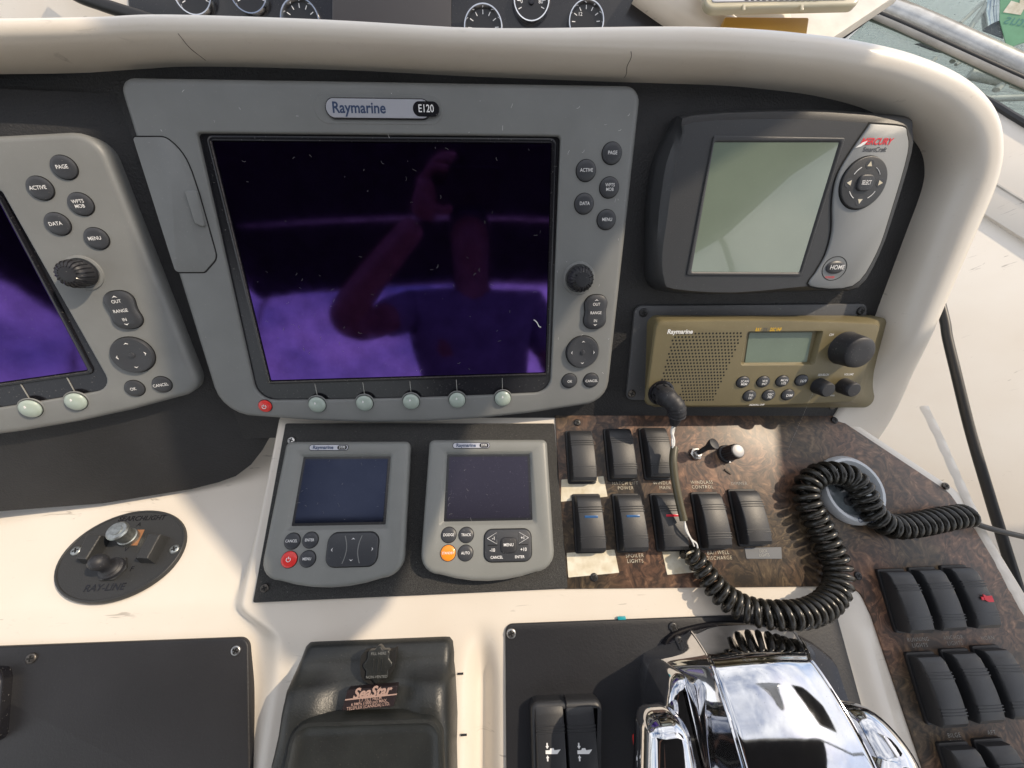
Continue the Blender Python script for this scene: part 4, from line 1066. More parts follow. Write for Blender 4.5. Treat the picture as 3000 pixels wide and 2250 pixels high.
# ------------------------------------------------------------------ coiled cord, stripped lead, cables
def helix(path, rad, turns, wire, seg=16, n=8, rfun=None):
    P = [np.array(p, float) for p in path]
    d = [0.0]
    for a, b in zip(P, P[1:]): d.append(d[-1] + np.linalg.norm(b - a))
    tot = d[-1]
    def at(s):
        s = max(0, min(tot, s))
        for i in range(len(d) - 1):
            if s <= d[i + 1]:
                t = (s - d[i]) / ((d[i + 1] - d[i]) or 1); return P[i] * (1 - t) + P[i + 1] * t
        return P[-1]
    N = int(turns * seg); out_ = []; u = None
    for k in range(N + 1):
        s = tot * k / N; c = at(s); t = at(s + 2) - at(s - 2); t /= np.linalg.norm(t)
        if u is None: u = np.cross(t, [0, 0, 1.0]); u /= np.linalg.norm(u)
        u = u - t * (u @ t); u /= np.linalg.norm(u); v = np.cross(t, u)
        a = 2 * math.pi * turns * k / N; r = rad * (rfun(k / N) if rfun else 1)
        out_.append(c + r * (math.cos(a) * u + math.sin(a) * v))
    return tube(out_, wire, n)
cp_ = [((2014, 1612), 17), ((2040, 1640), 16), ((2068, 1682), 16), ((2110, 1735), 17), ((2165, 1775), 20), ((2230, 1797), 26), ((2300, 1802), 30), ((2370, 1795), 28),
       ((2425, 1765), 22), ((2455, 1715), 18), ((2452, 1655), 16), ((2425, 1592), 16), ((2398, 1535), 16), ((2370, 1480), 17), ((2362, 1430), 18), ((2392, 1395), 20),
       ((2440, 1386), 22), ((2493, 1400), 22), ((2528, 1445), 21), ((2556, 1502), 18), ((2605, 1540), 16), ((2665, 1540), 15), ((2730, 1528), 14), ((2790, 1516), 14), ((2832, 1510), 13)]
cpath = catmull([(*f2(u, v, h - 3.5), h - 3.5) for (u, v), h in cp_], 8)
FCO = F2.sub(0, 0, 0)
ck = thing('coiled_cord', FCO, 'black coiled microphone cord looping over the switch panel and throttle plate', 'cord')
part('coil', helix(cpath, 9.0, 62, 2.65, 18, 8, lambda t: .72 + .28 * sm(0, .12, t) - .05 * sm(.9, 1, t)), M_COIL, ck, sharp=80)
pe = FCO.loc(FP.cam(PEND))
def fh(u, v, h): return (*f2(u, v, h), h)
part('bare_lead', join(tube(catmull([pe, fh(1968, 1265, 36), fh(1974, 1290, 34), fh(1971, 1318, 32)], 6), 1.3, 8), tube(catmull([pe + np.array((1, 0, 0)), fh(1974, 1262, 36), fh(1969, 1292, 34), fh(1973, 1318, 32)], 6), .9, 6)), M_WIRE, ck)
part('sheath', tube(catmull([fh(1976, 1310, 31), fh(1972, 1350, 31), fh(1978, 1410, 29), fh(1990, 1470, 27), fh(2003, 1525, 25)], 8), 3.4, 12), M_SHEATH, ck)
part('bare_lead', join(tube(catmull([fh(2004, 1522, 25), fh(2012, 1550, 23), fh(2024, 1578, 20), fh(2040, 1592, 20), fh(2044, 1608, 18)], 6), .8, 6), tube(catmull([fh(2006, 1522, 25), fh(2009, 1552, 24), fh(2026, 1582, 21), fh(2034, 1600, 18)], 6), .7, 6)), M_WIRE, ck)
tail = [fh(2828, 1500, 14), fh(2842, 1520, 12), fh(2870, 1538, 10), fh(2930, 1556, 8), fh(3010, 1575, 4), fh(3200, 1620, -10), fh(3500, 1690, -60), fh(3700, 1900, -160)]
part('tail', tube(catmull(tail, 6), 2.7, 10), M_RUBBER, ck)
hz = []
for (u, v), dpt in (((2640, 600), 660), ((2690, 680), 585), ((2722, 760), 548), ((2745, 850), 532), ((2768, 940), 520), ((2776, 990), 515), ((2800, 1090), 505), ((2842, 1260), 490), ((2895, 1440), 472), ((2950, 1620), 455), ((3010, 1810), 440), ((3150, 2250), 410), ((3500, 3200), 370)):
    hz.append(np.array([(u - CX) / FPX * dpt, -(v - CY) / FPX * dpt, -dpt]))
FHZ = Fr(np.eye(3), hz[0])
solo('hose', FHZ, tube(catmull([p - hz[0] for p in hz], 6), 5.2, 12), M_RUBBER, 'thick black hose running down between the dash edge and the coaming', 'hose')

# ------------------------------------------------------------------ searchlight control
sx, sy = F3.p(365, 1623, 0)
FS = F3.sub(sx, sy, 0)
sl = thing('searchlight_control', FS, 'oval black searchlight control plate with toggle on the cream dash', 'control')
el = circ(0, 0, 47.6, 56, 38.9)
part('plate', loft([z_(inset(el, -.6), -1), z_(inset(el, -.4), 1.4), z_(el, 2.2), z_(inset(el, 1.0), 2.6), z_(inset(el, 2.0), 2.5)], False, True), M_PLATEBK, sl)
part('rim', bezel(el, inset(el, 2.0), 1.5, 3.2, .8, .6, 2.2, 3), M_PLATEBK, sl)
def s3(u, v, h=2.5): return FS.p(u, v, h)
letter(sl, 'SEARCHLIGHT', *s3(417, 1519), 2.75, 6.4, M_BLK, bold=.02, shear=.05, xs=.95)
letter(sl, 'RAY-LINE', *s3(307, 1722), 2.75, 7.6, M_BLK, bold=.02, xs=.95)
for u, v in ((224, 1614), (512, 1609)): x, y = s3(u, v); screw(sl, x, y, 2.4, 4.0, M_ZINC)
def guard(pts):
    q = [s3(u, v, 9) for u, v in pts]
    part('guard_block', loft([z_(inset(q, -1.4), 2), z_(q, 12.5), z_(inset(q, .7), 13.2)], False, True), M_PLATEBK, sl, sharp=25)
guard(((232, 1640), (262, 1643), (305, 1573), (265, 1568))); guard(((405, 1638), (440, 1640), (478, 1570), (443, 1566)))
q = [s3(u, v) for u, v in ((354, 1598), (402, 1598), (424, 1552), (380, 1552))]
part('contact_square', slab(q, 2.2, 2.75, 0), M_COPPER, sl)
x, y = s3(382, 1577)
part('bolt', lathe([(7.5, 2.6), (7.5, 7), (6.6, 7.4), (6.6, 17), (7.6, 17.3), (8.2, 20), (7.2, 21.5), (4.4, 21.6), (4.2, 22.4), (.1, 22.4)], 22, x, y), M_ZINC, sl)
for t, u, v in (('A', 408, 1537), ('V', 370, 1610)): x, y = s3(u, v); letter(sl, t, x, y, 2.8, 5.5, M_BLK)
letter(sl, 'F', *s3(387, 1667), 2.8, 6, M_BLK)
x, y = s3(335, 1668)
part('hex_nut', slab(circ(x, y, 10.5, 6), 2.4, 4.6, .8, 2), M_PLATEBK, sl)
part('boot', lathe([(9, 4.4), (8.6, 7), (6.8, 8.4), (7.0, 9.2), (5.6, 10.4), (4.8, 13), (5.6, 17), (6.4, 21), (6.0, 24.5), (4.2, 26.8), (1.5, 27.8), (.1, 27.9)], 26, x, y), M_KNOB, sl)

# ------------------------------------------------------------------ lower left panel
lpq = [f2(u, v, LZ + 2) for u, v in ((-260, 1903), (-260, 2420), (738, 2420), (729, 1866))]
lpq = [lpq[1], lpq[2], lpq[3], lpq[0]]
FL = F2.sub(*f2(400, 2100), 0)
lp_ = thing('blank_panel', F2, 'large blank black vinyl covered panel below the searchlight control', 'panel')
part('plate', slab(rpoly(lpq, [2, 2, 9, 2], 6), LZ - 6, LZ + 3.2, 1.4, 3), M_VINYL, lp_)
for u, v, m in ((692, 1905, M_STEEL), (94, 1928, M_RUST)): x, y = f2(u, v, LZ + 3); screw(lp_, x, y, LZ + 3.2, 3.8, m)
gq = [f2(u, v, LZ + 6) for u, v in ((-120, 2170), (10, 2175), (26, 1985), (20, 1955), (-120, 1950))]
solo('grab_handle', F2, slab(rpoly(gq, [4, 4, 4, 6, 4], 4), LZ + 2.8, LZ + 12, 3.5, 4), M_BLK, 'glossy black moulding at the edge of the blank panel', 'handle')

# ------------------------------------------------------------------ helm
def hx(u, v, h): return f2(u, v, h)
hl = thing('steering_helm', F2.sub(-28, -160, -6), 'black moulded tilt steering helm housing with a label', 'helm')
FH = F2.sub(-28, -160, -6)
def hrow(y, xl, xr_, ztop, edge=9, cr=3):
    """one cross-section of the housing"""
    r = []
    for t, z in ((0, -4), (.0, ztop * .55), (.015, ztop * .8), (.05, ztop * .95), (.10, ztop), (.5, ztop + cr), (.90, ztop), (.95, ztop * .95), (.985, ztop * .8), (1.0, ztop * .55), (1.0, -4)):
        r.append((xl + (xr_ - xl) * t, y, z))
    return r
xl, xr2 = -60, 62
secs = [(48, xl + 8, xr2 - 6, 1), (47, xl + 3, xr2 - 2.5, 9), (44, xl + 1, xr2 - 1, 13), (36, xl - 1, xr2, 15), (30, xl - 3, xr2, 16), (25, xl - 4, xr2 + .5, 21), (20, xl - 5, xr2 + 1, 24), (8, xl - 5, xr2 + 2, 27), (-4, xl - 4.5, xr2 + 3, 29), (-14, xl - 5, xr2 + 3, 31),
        (-18, xl - 5.5, xr2 + 3, 31.5), (-22, xl - 6, xr2 + 3, 31.5), (-40, xl - 8, xr2 + 4, 33), (-70, xl - 12, xr2 + 4, 34), (-110, xl - 16, xr2 + 4, 32), (-150, xl - 16, xr2 + 4, 20)]
NX = 40
def hz_(x, y, xa, xb, zt):
    t = (x - xa) / (xb - xa); e = min(t, 1 - t) * (xb - xa)
    z = zt * (1 - max(0, 1 - e / 9) ** 2.6)
    # valley either side of the cap, shoulders left and right
    yy = y
    vy = sm(50, 40, yy) * sm(10, 24, yy)
    vx = sm(-36, -20, x) * sm(42, 28, x)
    z -= 6 * vy * (1 - vx) * sm(44, 30, abs(x - 1)) * 0
    sh = sm(-20, -40, x) + sm(24, 42, x)
    z += 7.5 * sm(32, 22, yy) * sh * sm(-30, 10, yy) * sm(0, 14, e)
    return z
rows = []
for y, xa, xb, zt in secs:
    row = [(xa, y, -8)]
    for i in range(NX + 1):
        t = i / NX; t = t - .12 * math.sin(2 * math.pi * t) / 1.0 * .9
        x = xa + (xb - xa) * t
        row.append((x, y, hz_(x, y, xa, xb, zt) if 0 < i < NX else 0.0))
    row.append((xb, y, -8)); rows.append(row)
rows = [[(p[0], p[1] + .6, -8) for p in rows[0]]] + rows
part('housing', loft(rows, False, False, closed=False), M_HELM, hl, sharp=50)
def fhp(u, v, h): return FH.p(u, v, h)
# raised lower cover with worn edge
cq = [fhp(u, v, 38) for u, v in ((800, 2420), (1300, 2420), (1290, 2105), (862, 2118))]
part('lower_cover', loft([z_(inset(rpoly(cq, [4, 4, 12, 12], 6), -2.5), 26), z_(inset(rpoly(cq, [4, 4, 12, 12], 6), -1.2), 36.5), z_(rpoly(cq, [4, 4, 12, 12], 6), 38.5), z_(inset(rpoly(cq, [4, 4, 12, 12], 6), 2), 38.8), z_(inset(rpoly(cq, [4, 4, 12, 12], 6), 4.5), 36.8), z_(inset(rpoly(cq, [4, 4, 12, 12], 6), 9), 36.2)], False, True), M_HELM, hl)
# filler cap in its slot
sq = [fhp(u, v, 25) for u, v in ((1058, 1945), (1060, 1975), (1072, 1993), (1092, 2001), (1120, 1995), (1146, 1975), (1158, 1940), (1163, 1897), (1150, 1904), (1070, 1906))]
part('filler_slot', slab(sm_poly(sq, 3)[::1] if area2(sq) > 0 else sm_poly(sq, 3)[::-1], 20, 27.6, 0), M_GAP, hl)
x, y = fhp(1108, 1946, 28)
fc = part('filler_cap', slab([(x + (9.8 + 1.0 * math.cos(8 * a)) * math.cos(a), y + (11.2 + 1.0 * math.cos(8 * a)) * math.sin(a)) for a in np.linspace(0, 2 * math.pi, 65)[:-1]], 24, 29.6, 1.0, 3), M_HELM, hl)
for k in (-1, 0, 1): part('cap_rib', box(x + k * 3.2 - .4, x + k * 3.2 + .4, y - 4, y + 4, 29, 30.2, .2), M_HELM, fc)
letter(fc, 'FILL HERE', x, y + 7.2, 29.8, 2.6, M_GREY)
letter(fc, 'NON-VENTED', x, y - 7.4, 29.8, 2.4, M_GREY)
# label
lq = [fhp(u, v, 33.6) for u, v in ((1003, 2079), (1154, 2067), (1165, 2007), (1020, 2019))]
lb = part('maker_label', slab(rpoly(lq, .6, 2), 28, 35.2, .2, 1), M_PLQ, hl)
x, y = fhp(1090, 2026, 34); letter(lb, 'SeaStar', x, y, 35.35, 8.6, M_PLQT, rot=3.5, bold=.035, shear=.35, xs=1.02)
x, y = fhp(1092, 2040, 34); part('underline', slab([(x - 19, y - 1.2), (x + 17, y + .6), (x + 17.5, y + 1.4), (x - 18.5, y - .4)], 35.1, 35.4, 0), M_PLQT, lb)
for t, v in (('1.7 TILT HELM', 2046), ('6.9MPa (1000 psi) MAX.', 2056), ('TELEFLEX (CANADA) LTD.', 2067)):
    x, y = fhp(1086 - (v - 2046) * .25, v, 34); letter(lb, t, x, y, 35.35, 2.6, M_PLQT, rot=3.5, bold=.01, xs=.98)
for u, v in ((1352, 1971), (1362, 2149)): x, y = fhp(u, v, 4); part('pin', tube([(x - 3, y, 6), (x + 1.6, y, 6)], .8, 8), M_BLK, hl)

# ------------------------------------------------------------------ throttle plate, trim switches, throttle
tq = [f2(u, v, 1.5) for u, v in ((1478, 2480), (2480, 2480), (2452, 1800), (2440, 1794), (1478, 1826))]
tp = thing('throttle_plate', F2, 'black vinyl covered plate carrying the throttle control', 'panel')
tq[2] = (tq[2][0], tq[3][1] - 14); 
part('plate', slab(rpoly([(73.5, -330), (372, -330), (368.5, -105), (74, -105)], [2, 2, 4, 6], 5), -3, 2.6, 1.2, 3), M_VINYL, tp)
for u, v, m in ((1498, 1856, M_STEEL), (1972, 1837, M_BSCREW)): x, y = f2(u, v, 3); screw(tp, x, y, 2.6, 4.0, m)
# trim tab switch bank
bq = [f2(u, v, 9) for u, v in ((1562, 2420), (1752, 2420), (1760, 2040), (1552, 2048))]
bk = thing('switch_housing', F2, 'raised black housing holding the two trim switches', 'housing')
bqq = rpoly(bq, [2, 2, 6, 6], 5)
bi = rpoly([f2(u, v, 9) for u, v in ((1572, 2400), (1748, 2400), (1752, 2066), (1566, 2070))], 2, 5)
part('frame', bezel(bqq, bi, 2, 15, 4, 1, 4, 5), M_SWITCH, bk)
part('floor', slab(inset(bi, -.4), 2.5, 4.5, 0), M_GAP, bk)
x0, y0 = f2(1656, 2055, 12); part('divider', box(x0 - .5, x0 + .5, y0 - 4, y0 + 3, 8, 15.6, .3), M_BLK, bk)
TRK = mesh(rocker_mesh(21.5, 60), 30)
for u, sym in ((1614, -1), (1706, 1)):
    x, y = f2(u, 2186, 16)
    s = thing('trim_switch', F2.sub(x, y - 4, 3.5), 'tall black rocker trim switch with a white boat symbol, ' + ('beside the cream rib' if sym < 0 else 'beside the chrome throttle'), 'switch', 'trim switches')
    r = part('rocker', TRK, M_SWITCH, s)
    def zt(y): t = y / 60 + .5; return 13.2 + 3.2 * math.sin(math.pi * min(1, max(0, (t * .9 + .08)))) - 2.0 * t
    for yc in (14.5, -11):
        mbd = MB()
        for k_ in range(3): yy = yc + (k_ - 1) * 2.0; mbd.add(box(-10.9, 10.9, yy - .4, yy + .4, zt(yy) - 2, zt(yy) + .35, .15))
        part('grip_ridges', mbd.get(), M_SWITCH, r)
    z = zt(-4) + .1
    bt = MB()
    bt.add(slab([(-4.5, -5), (4, -5.4), (6.5, -3), (2, -3.2), (1.5, -2), (-1, -2), (-1.5, -3), (-4.5, -3)], z - .6, z + .25, 0))
    for s_ in (-1, 1):
        cy0 = -4 + s_ * 3.4
        bt.add(slab([(-4.4, cy0), (-3.2, cy0 - s_ * 1.6), (-2.0, cy0), (-2.7, cy0), (-2.7, cy0 + s_ * 1.8), (-3.7, cy0 + s_ * 1.8), (-3.7, cy0)][::s_], z - .6, z + .25, 0))
    part('boat_symbol', mv(bt.get(), 0, 6, zt(2) - zt(-4)), M_WHITE, r)
# throttle
tx, ty = 258, -190
FT = F2.sub(tx, ty, 2.6)
th = thing('throttle_control', FT, 'polished chrome twin lever throttle control on the black plate', 'throttle')
def ft(u, v, h): return FT.p(u, v, h)
# black skirt
skq = [ft(u, v, 4) for u, v in ((1920, 2480), (2560, 2480), (2470, 2010), (2410, 1905), (2290, 1840), (2130, 1822), (2020, 1838), (1955, 1868), (1928, 1940), (1918, 2050))]
skq = sm_poly(skq, 3); skq = skq if area2(skq) > 0 else skq[::-1]
part('skirt', loft([z_(skq, 0), z_(inset(skq, .5), 5), z_(inset(skq, 2.5), 7.5), z_(inset(skq, 9), 8.5)], False, True), M_BLK, th)
# chrome cover: cross-sections along y
def tsec(y, xa, xb, zt, sL, sR, cr=5.0, ed=4.0):
    r = []
    for k_ in range(9):
        t = k_ / 8; o_ = sL * math.cos(t * math.pi / 2) ** 1.1; r.append((xa - o_, y - .35 * o_, zt * t * .96))
    for k_ in range(1, 4):
        a = k_ / 4 * math.pi / 2; r.append((xa + ed * (1 - math.cos(a)), y, zt * .96 + zt * .04 * math.sin(a)))
    for k_ in range(9):
        t = k_ / 8; r.append((xa + ed + (xb - xa - 2 * ed) * t, y + 2.5 * 4 * t * (1 - t), zt + cr * 4 * t * (1 - t)))
    for k_ in range(3, 0, -1):
        a = k_ / 4 * math.pi / 2; r.append((xb - ed * (1 - math.cos(a)), y, zt * .96 + zt * .04 * math.sin(a)))
    for k_ in range(8, -1, -1):
        t = k_ / 8; o_ = sR * math.cos(t * math.pi / 2) ** 1.1; r.append((xb + o_, y - .75 * o_, zt * t * .96))
    return r
cA = ft(2094, 1955, 58); cB = ft(2380, 1938, 58); bA = ft(2018, 1850, 6); bB = ft(2300, 1856, 6)
y0_ = (bA[1] + bB[1]) / 2 + 1; yc_ = (cA[1] + cB[1]) / 2
ctrl = [(y0_ + 2.5, bA[0] + 2, bB[0] + 2, 4, 18, 24), (y0_ + 1, bA[0] + 1, bB[0] + 1, 14, 21, 27), (y0_ - 1.5, (bA[0] * .75 + cA[0] * .25), (bB[0] * .7 + cB[0] * .3), 30, 25, 30), (yc_ + 4, (bA[0] * .2 + cA[0] * .8), (bB[0] * .2 + cB[0] * .8), 50, 30, 33),
        (yc_ + 1, cA[0], cB[0], 56.5, 31, 34), (yc_ - 2, cA[0] - .5, cB[0] + .5, 60, 32, 35), (yc_ - 14, cA[0] - 1, cB[0] + 3, 67, 33, 34), (yc_ - 34, cA[0] - 1, cB[0] + 7, 75, 33, 31), (yc_ - 58, cA[0] - 0, cB[0] + 11, 79, 33, 28), (yc_ - 90, cA[0] + 0, cB[0] + 12, 76, 24, 24), (yc_ - 125, cA[0], cB[0] + 12, 60, 24, 24), (yc_ - 160, cA[0], cB[0] + 10, 30, 24, 24)]
cc_ = catmull([(a, b, c) for a, b, c, d, e, f in ctrl], 4); cd_ = catmull([(d, e, f) for a, b, c, d, e, f in ctrl], 4)
part('cover', loft([tsec(a[0], a[1], a[2], d[0], d[1], d[2]) for a, d in zip(cc_, cd_)], True, True, closed=False), M_CHROME, th, sharp=40)
# edge beads down both sides of the crown
for nm, s in (('edge_bead', 0), ('edge_bead', 1)):
    P = [((a[1] - 1.0) if s == 0 else (a[2] + 1.0), a[0], d[0] * .955 + .8) for a, d in zip(cc_[2:], cd_[2:])]
    part(nm, tube(P, 1.0, 8), M_CHROME, th)
# left lever
lv = MB()
def lobe(pts, rs, n=18): return tube(catmull(pts, 7), [r[0] for r in catmull([(r, 0, 0) for r in rs], 7)], n)
a1 = ft(2010, 1992, 34); a2 = ft(2000, 2060, 40); a3 = ft(1990, 2130, 50); a4 = ft(1965, 2200, 64); a5 = ft(1950, 2290, 78)
lq_ = sm_poly([ft(u, v, 56) for u, v in ((1962, 2330), (1958, 2200), (1962, 2090), (1972, 2015), (1995, 1984), (2022, 1990), (2046, 2040), (2072, 2130), (2092, 2240), (2098, 2330))], 3)
lq_ = lq_ if area2(lq_) > 0 else lq_[::-1]
part('lever', slab(lq_, 14, 56, 9, 7), M_CHROME, th, sharp=60)
hq = [ft(u, v, 82) for u, v in ((1900, 2420), (2095, 2420), (2040, 2140), (1985, 2108), (1905, 2118))]
hq = rpoly(hq, [6, 6, 14, 12, 11], 7)
hd = part('handle', loft([z_(inset(hq, 3), 50), z_(hq, 56), z_(inset(hq, -.8), 64), z_(inset(hq, -.2), 70), z_(inset(hq, 1.4), 75), z_(inset(hq, 3.8), 79), z_(inset(hq, 6.8), 81.5), z_(inset(hq, 10), 82.5)], False, True), M_CHROME, th)
bx_, by_ = ft(1898, 2235, 62); part('trim_button', slab(rrect(bx_ - 1, by_, 7, 22, 3, 5), 50, 66, 2, 3), M_RED, hd)
bx_, by_ = ft(1955, 2045, 20); part('hinge_bolt', tube([(bx_ - 3, by_, 22), (bx_ + 3, by_, 23)], 5, 14), M_STEEL, th)
# right lever hub
r1 = ft(2560, 2170, 46); r2 = ft(2590, 2300, 46)
part('lever', lobe([(r1[0] - 12, r1[1] + 16, 30), (r1[0] - 2, r1[1] + 6, 38), (r1[0] + 3, r1[1] - 12, 44), (r2[0] - 4, r2[1], 50)], [3, 15, 20, 21]), M_CHROME, th)
x, y = f2(1985, 1874, 9); xx = x - tx; yy = y - ty; screw(th, xx, yy, 8, 3.4, M_BSCREW)

# ------------------------------------------------------------------ crumbs
x, y = f2(1820, 1810, 1)
solo('plastic_scrap', F2.sub(x, y, 1.2), slab(rrect(0, 0, 7, 2.6, .6, 3), 0, 1.6, .4, 2), M_TEAL, 'tiny teal plastic scrap on the cream ledge above the throttle plate', 'scrap')
x, y = f2(2132, 1382, 2)
solo('wood_splinter', F2.sub(x, y, ZB, -38), slab(rrect(0, 0, 7.5, 1.8, .5, 3), 0, 1.4, .4, 2), M_DIRT, 'short dark splinter lying on the burl below the dimmer', 'splinter')

# ------------------------------------------------------------------ bimini overhead, and out-of-view sheets added to cast the broad shadows
def wld(F, q): return (CW @ Matrix.Translation(Vector([c * .001 for c in F.cam(q)]))).translation
def shade(pts, dist, name, lab, m):
    W = [p + SUN * dist for p in pts]
    c = sum(W, Vector()) / len(W)
    up = SUN * .006
    v = [tuple((q - c - up) * 1000) for q in W] + [tuple((q - c + up) * 1000) for q in W]
    n = len(W)
    f = [tuple(range(n))[::-1], tuple(range(n, 2 * n))] + [(i, (i + 1) % n, n + (i + 1) % n, n + i) for i in range(n)]
    o = thing(name, Fr(np.eye(3), (0, 0, 0)), lab, 'canvas')
    o.matrix_world = Matrix.Translation(c)
    part('cloth', (v, f), m, o)
    ed_ = MB()
    for i in range(n):
        ed_.add(tube([tuple((W[i] - c) * 1000), tuple((W[(i + 1) % n] - c) * 1000)], 11, 8))
    part('tube_frame', ed_.get(), M_ALU, o)
def on(F, u, v, h=0): return wld(F, (*F.p(u, v, h), h))
shade([wld(FE, (345, 165, 0)), wld(FE, (300, 112, 0)), wld(FE, (172, 38, 0)), wld(FE, (124, -42, 0)), on(F2, 1090, 1772), on(F2, 985, 1870), on(F2, 880, 1890), on(F2, 795, 1760), on(F2, 850, 1340), wld(FE, (-150, -128, 0)), wld(FE, (-171, -60, 0)), wld(FE, (-173, 165, 0))], 1.15, 'shade_panel',
      'white canvas shade panel added out of view, cut to shade the centre plotter', M_CANVW)  # added sheet, its outline carried up the sun direction from the wanted shadow
shade([on(F2, 2300, 1180), on(F2, 2320, 1440), on(F2, 2440, 1700), on(F2, 2470, 1800), on(F2, 2640, 2330), on(F2, 3700, 2600), on(F2, 3700, 1500), on(F2, 2900, 1150)], .95, 'side_shade_panel', 'dark canvas shade panel added out of view to shade the running light switches', M_CANVAS)  # second added sheet, placed only to darken the right end of the burl
# bimini behind the helm
bm_ = thing('bimini_top', Fr(np.eye(3), (0, 0, 0)), 'dark canvas bimini top over the helm seat', 'bimini')
bm_.matrix_world = Matrix.Translation((0, -1.05, 2.05))
rows = []
for i in range(9):
    y = -700 + 1500 * i / 8
    rows.append([(x, y, 90 * (1 - (x / 1200) ** 2) - 20 * math.cos(i * math.pi / 2)) for x in np.linspace(-1200, 1200, 15)])
part('canopy', loft(rows, False, False, closed=False), M_CANVAS, bm_)
for y in (-700, 50, 800):
    part('hoop', tube(catmull([(-1190, y, -900), (-1190, y, -60), (-800, y, 30), (0, y, 68), (800, y, 30), (1190, y, -60), (1190, y, -900)], 6), 13, 8), M_ALU, bm_)
# ------------------------------------------------------------------ cockpit sole and the photographer (seen mirrored in the plotter screens)
FWI = Fr(CW.to_3x3().transposed(), (0, 0, 0))
def wthing(name, loc, lab, cat):
    o = thing(name, F2, lab, cat); o.matrix_world = Matrix.Translation(loc); return o
o = part('cockpit_sole', box(-1300, 1300, -1500, 900, -40, 0, 5), M_GEL, None); o.matrix_world = Matrix.Translation((0, -1.0, -.03)); o['kind'] = 'structure'; o['label'] = 'cream cockpit floor behind the helm'
def skin(name, V, E, parent, m, root, sub=2):
    me = bpy.data.meshes.new(name); bm = bmesh.new(); ly = bm.verts.layers.skin.verify()
    vs = []
    for i, (p, r) in enumerate(V):
        v = bm.verts.new(p); vs.append(v); rr = r if isinstance(r, tuple) else (r, r)
        v[ly].radius = rr; v[ly].use_root = (i == root)
    for a_, b_ in E: bm.edges.new((vs[a_], vs[b_]))
    bm.to_mesh(me); bm.free(); me.materials.append(m)
    ob = bpy.data.objects.new(name, me); C.objects.link(ob)
    md = ob.modifiers.new('skin', 'SKIN'); md.use_smooth_shade = True
    ss = ob.modifiers.new('sub', 'SUBSURF'); ss.levels = sub; ss.render_levels = sub
    if parent is not None: ob.parent = parent
    return ob
ps = wthing('person', (0, 0, 0), 'person in a dark shirt holding a phone behind the helm', 'person')
V = [((0, -.72, .98), (.15, .11)), ((0, -.70, 1.15), (.14, .10)), ((0, -.68, 1.38), (.17, .115)), ((0, -.68, 1.55), (.15, .10)), ((0, -.67, 1.64), (.06, .06)), ((0, -.655, 1.72), (.055, .06)), ((0, -.63, 1.80), (.072, .085)), ((0, -.63, 1.90), (.065, .08)),
     ((-.20, -.67, 1.60), .058), ((-.31, -.50, 1.50), .048), ((-.325, -.34, 1.475), .043), ((-.22, -.27, 1.57), .036), ((-.125, -.22, 1.655), .027),
     ((.20, -.67, 1.60), .058), ((.27, -.66, 1.36), .046), ((.28, -.60, 1.18), .040), ((.27, -.53, 1.05), .030), ((.27, -.50, .97), (.022, .04)),
     ((-.10, -.72, .88), .095), ((-.12, -.71, .52), .062), ((-.13, -.74, .10), .042), ((-.14, -.62, .035), (.045, .03)),
     ((.10, -.72, .88), .095), ((.12, -.71, .52), .062), ((.13, -.74, .10), .042), ((.14, -.62, .035), (.045, .03))]
E_ = [(0, 1), (1, 2), (2, 3), (3, 4), (4, 5), (5, 6), (6, 7), (3, 8), (8, 9), (9, 10), (10, 11), (11, 12), (3, 13), (13, 14), (14, 15), (15, 16), (16, 17), (0, 18), (18, 19), (19, 20), (20, 21), (0, 22), (22, 23), (23, 24), (24, 25)]
skin('body', V, E_, ps, M_SKIN, 0)
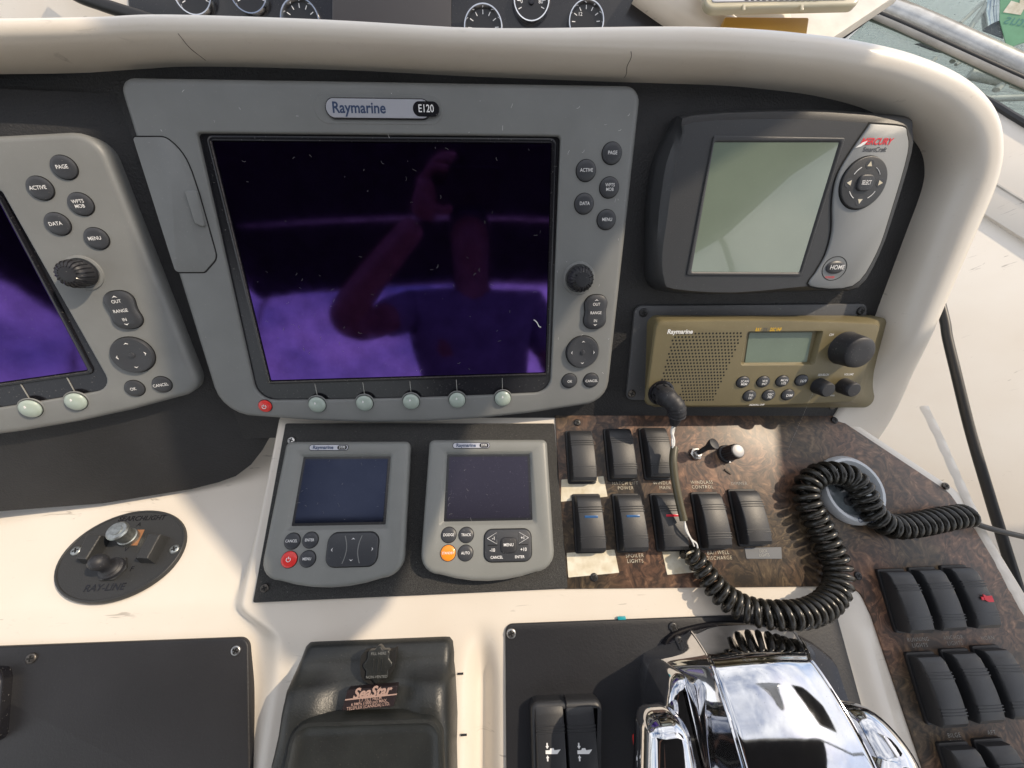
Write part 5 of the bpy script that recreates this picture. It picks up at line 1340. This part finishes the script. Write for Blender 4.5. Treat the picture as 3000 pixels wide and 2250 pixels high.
# shirt and shorts just outside the skin
SV = [((0, -.72, 1.00), (.165, .125)), ((0, -.70, 1.15), (.158, .118)), ((0, -.68, 1.38), (.185, .13)), ((0, -.68, 1.55), (.165, .115)), ((-.20, -.67, 1.60), .073), ((-.28, -.56, 1.53), .066), ((.20, -.67, 1.60), .073), ((.255, -.66, 1.42), .066)]
skin('shirt', SV, [(0, 1), (1, 2), (2, 3), (3, 4), (4, 5), (3, 6), (6, 7)], ps, M_SHIRT, 0)
skin('shorts', [((0, -.72, .98), (.168, .128)), ((-.10, -.72, .86), .11), ((-.12, -.71, .58), .095), ((.10, -.72, .86), .11), ((.12, -.71, .58), .095)], [(0, 1), (1, 2), (0, 3), (3, 4)], ps, M_CANVAS, 0)
skin('hair', [((0, -.665, 1.80), (.07, .05)), ((0, -.645, 1.90), (.075, .085)), ((0, -.61, 1.945), (.06, .06))], [(0, 1), (1, 2)], ps, M_KNOB, 0)
# phone and the hand closed on it
ph = wthing('phone', (-.02, -.185, 1.715), 'dark phone held up in the hand of the person', 'phone')
ph.rotation_euler = (R_(90 - PITCH), 0, 0)
part('case', slab(rrect(0, 0, 150, 74, 9, 6), -4, 4, 1.5, 3, True), M_PHONE, ph)
part('camera_bump', slab(rrect(-55, 18, 30, 30, 7, 6), -4, 6.5, 1.2, 3, True), M_BLK, ph)
hv = [((-.125, -.22, 1.655), .028), ((-.108, -.205, 1.69), (.034, .018)), ((-.095, -.195, 1.715), (.036, .016))]
he = [(0, 1), (1, 2)]
for k, (dx, dz, ln) in enumerate(((-.028, .012, .9), (-.010, .02, 1.05), (.010, .018, 1.0), (.028, .008, .8))):
    b0 = len(hv)
    hv += [((-.092 + dx * .6, -.178, 1.725 + dz + dx * .4), .0095), ((-.075 + dx * .4, -.160, 1.742 + dz + dx * .5), .009), ((-.052 + .01 * ln + dx * .3, -.163, 1.742 + dz + dx * .6), .008)]
    he += [(2, b0), (b0, b0 + 1), (b0 + 1, b0 + 2)]
b0 = len(hv); hv += [((-.09, -.212, 1.68), .012), ((-.07, -.215, 1.675), .0105), ((-.05, -.208, 1.68), .0095)]; he += [(1, b0), (b0, b0 + 1), (b0 + 1, b0 + 2)]
skin('hand', hv, he, ps, M_SKIN, 0)
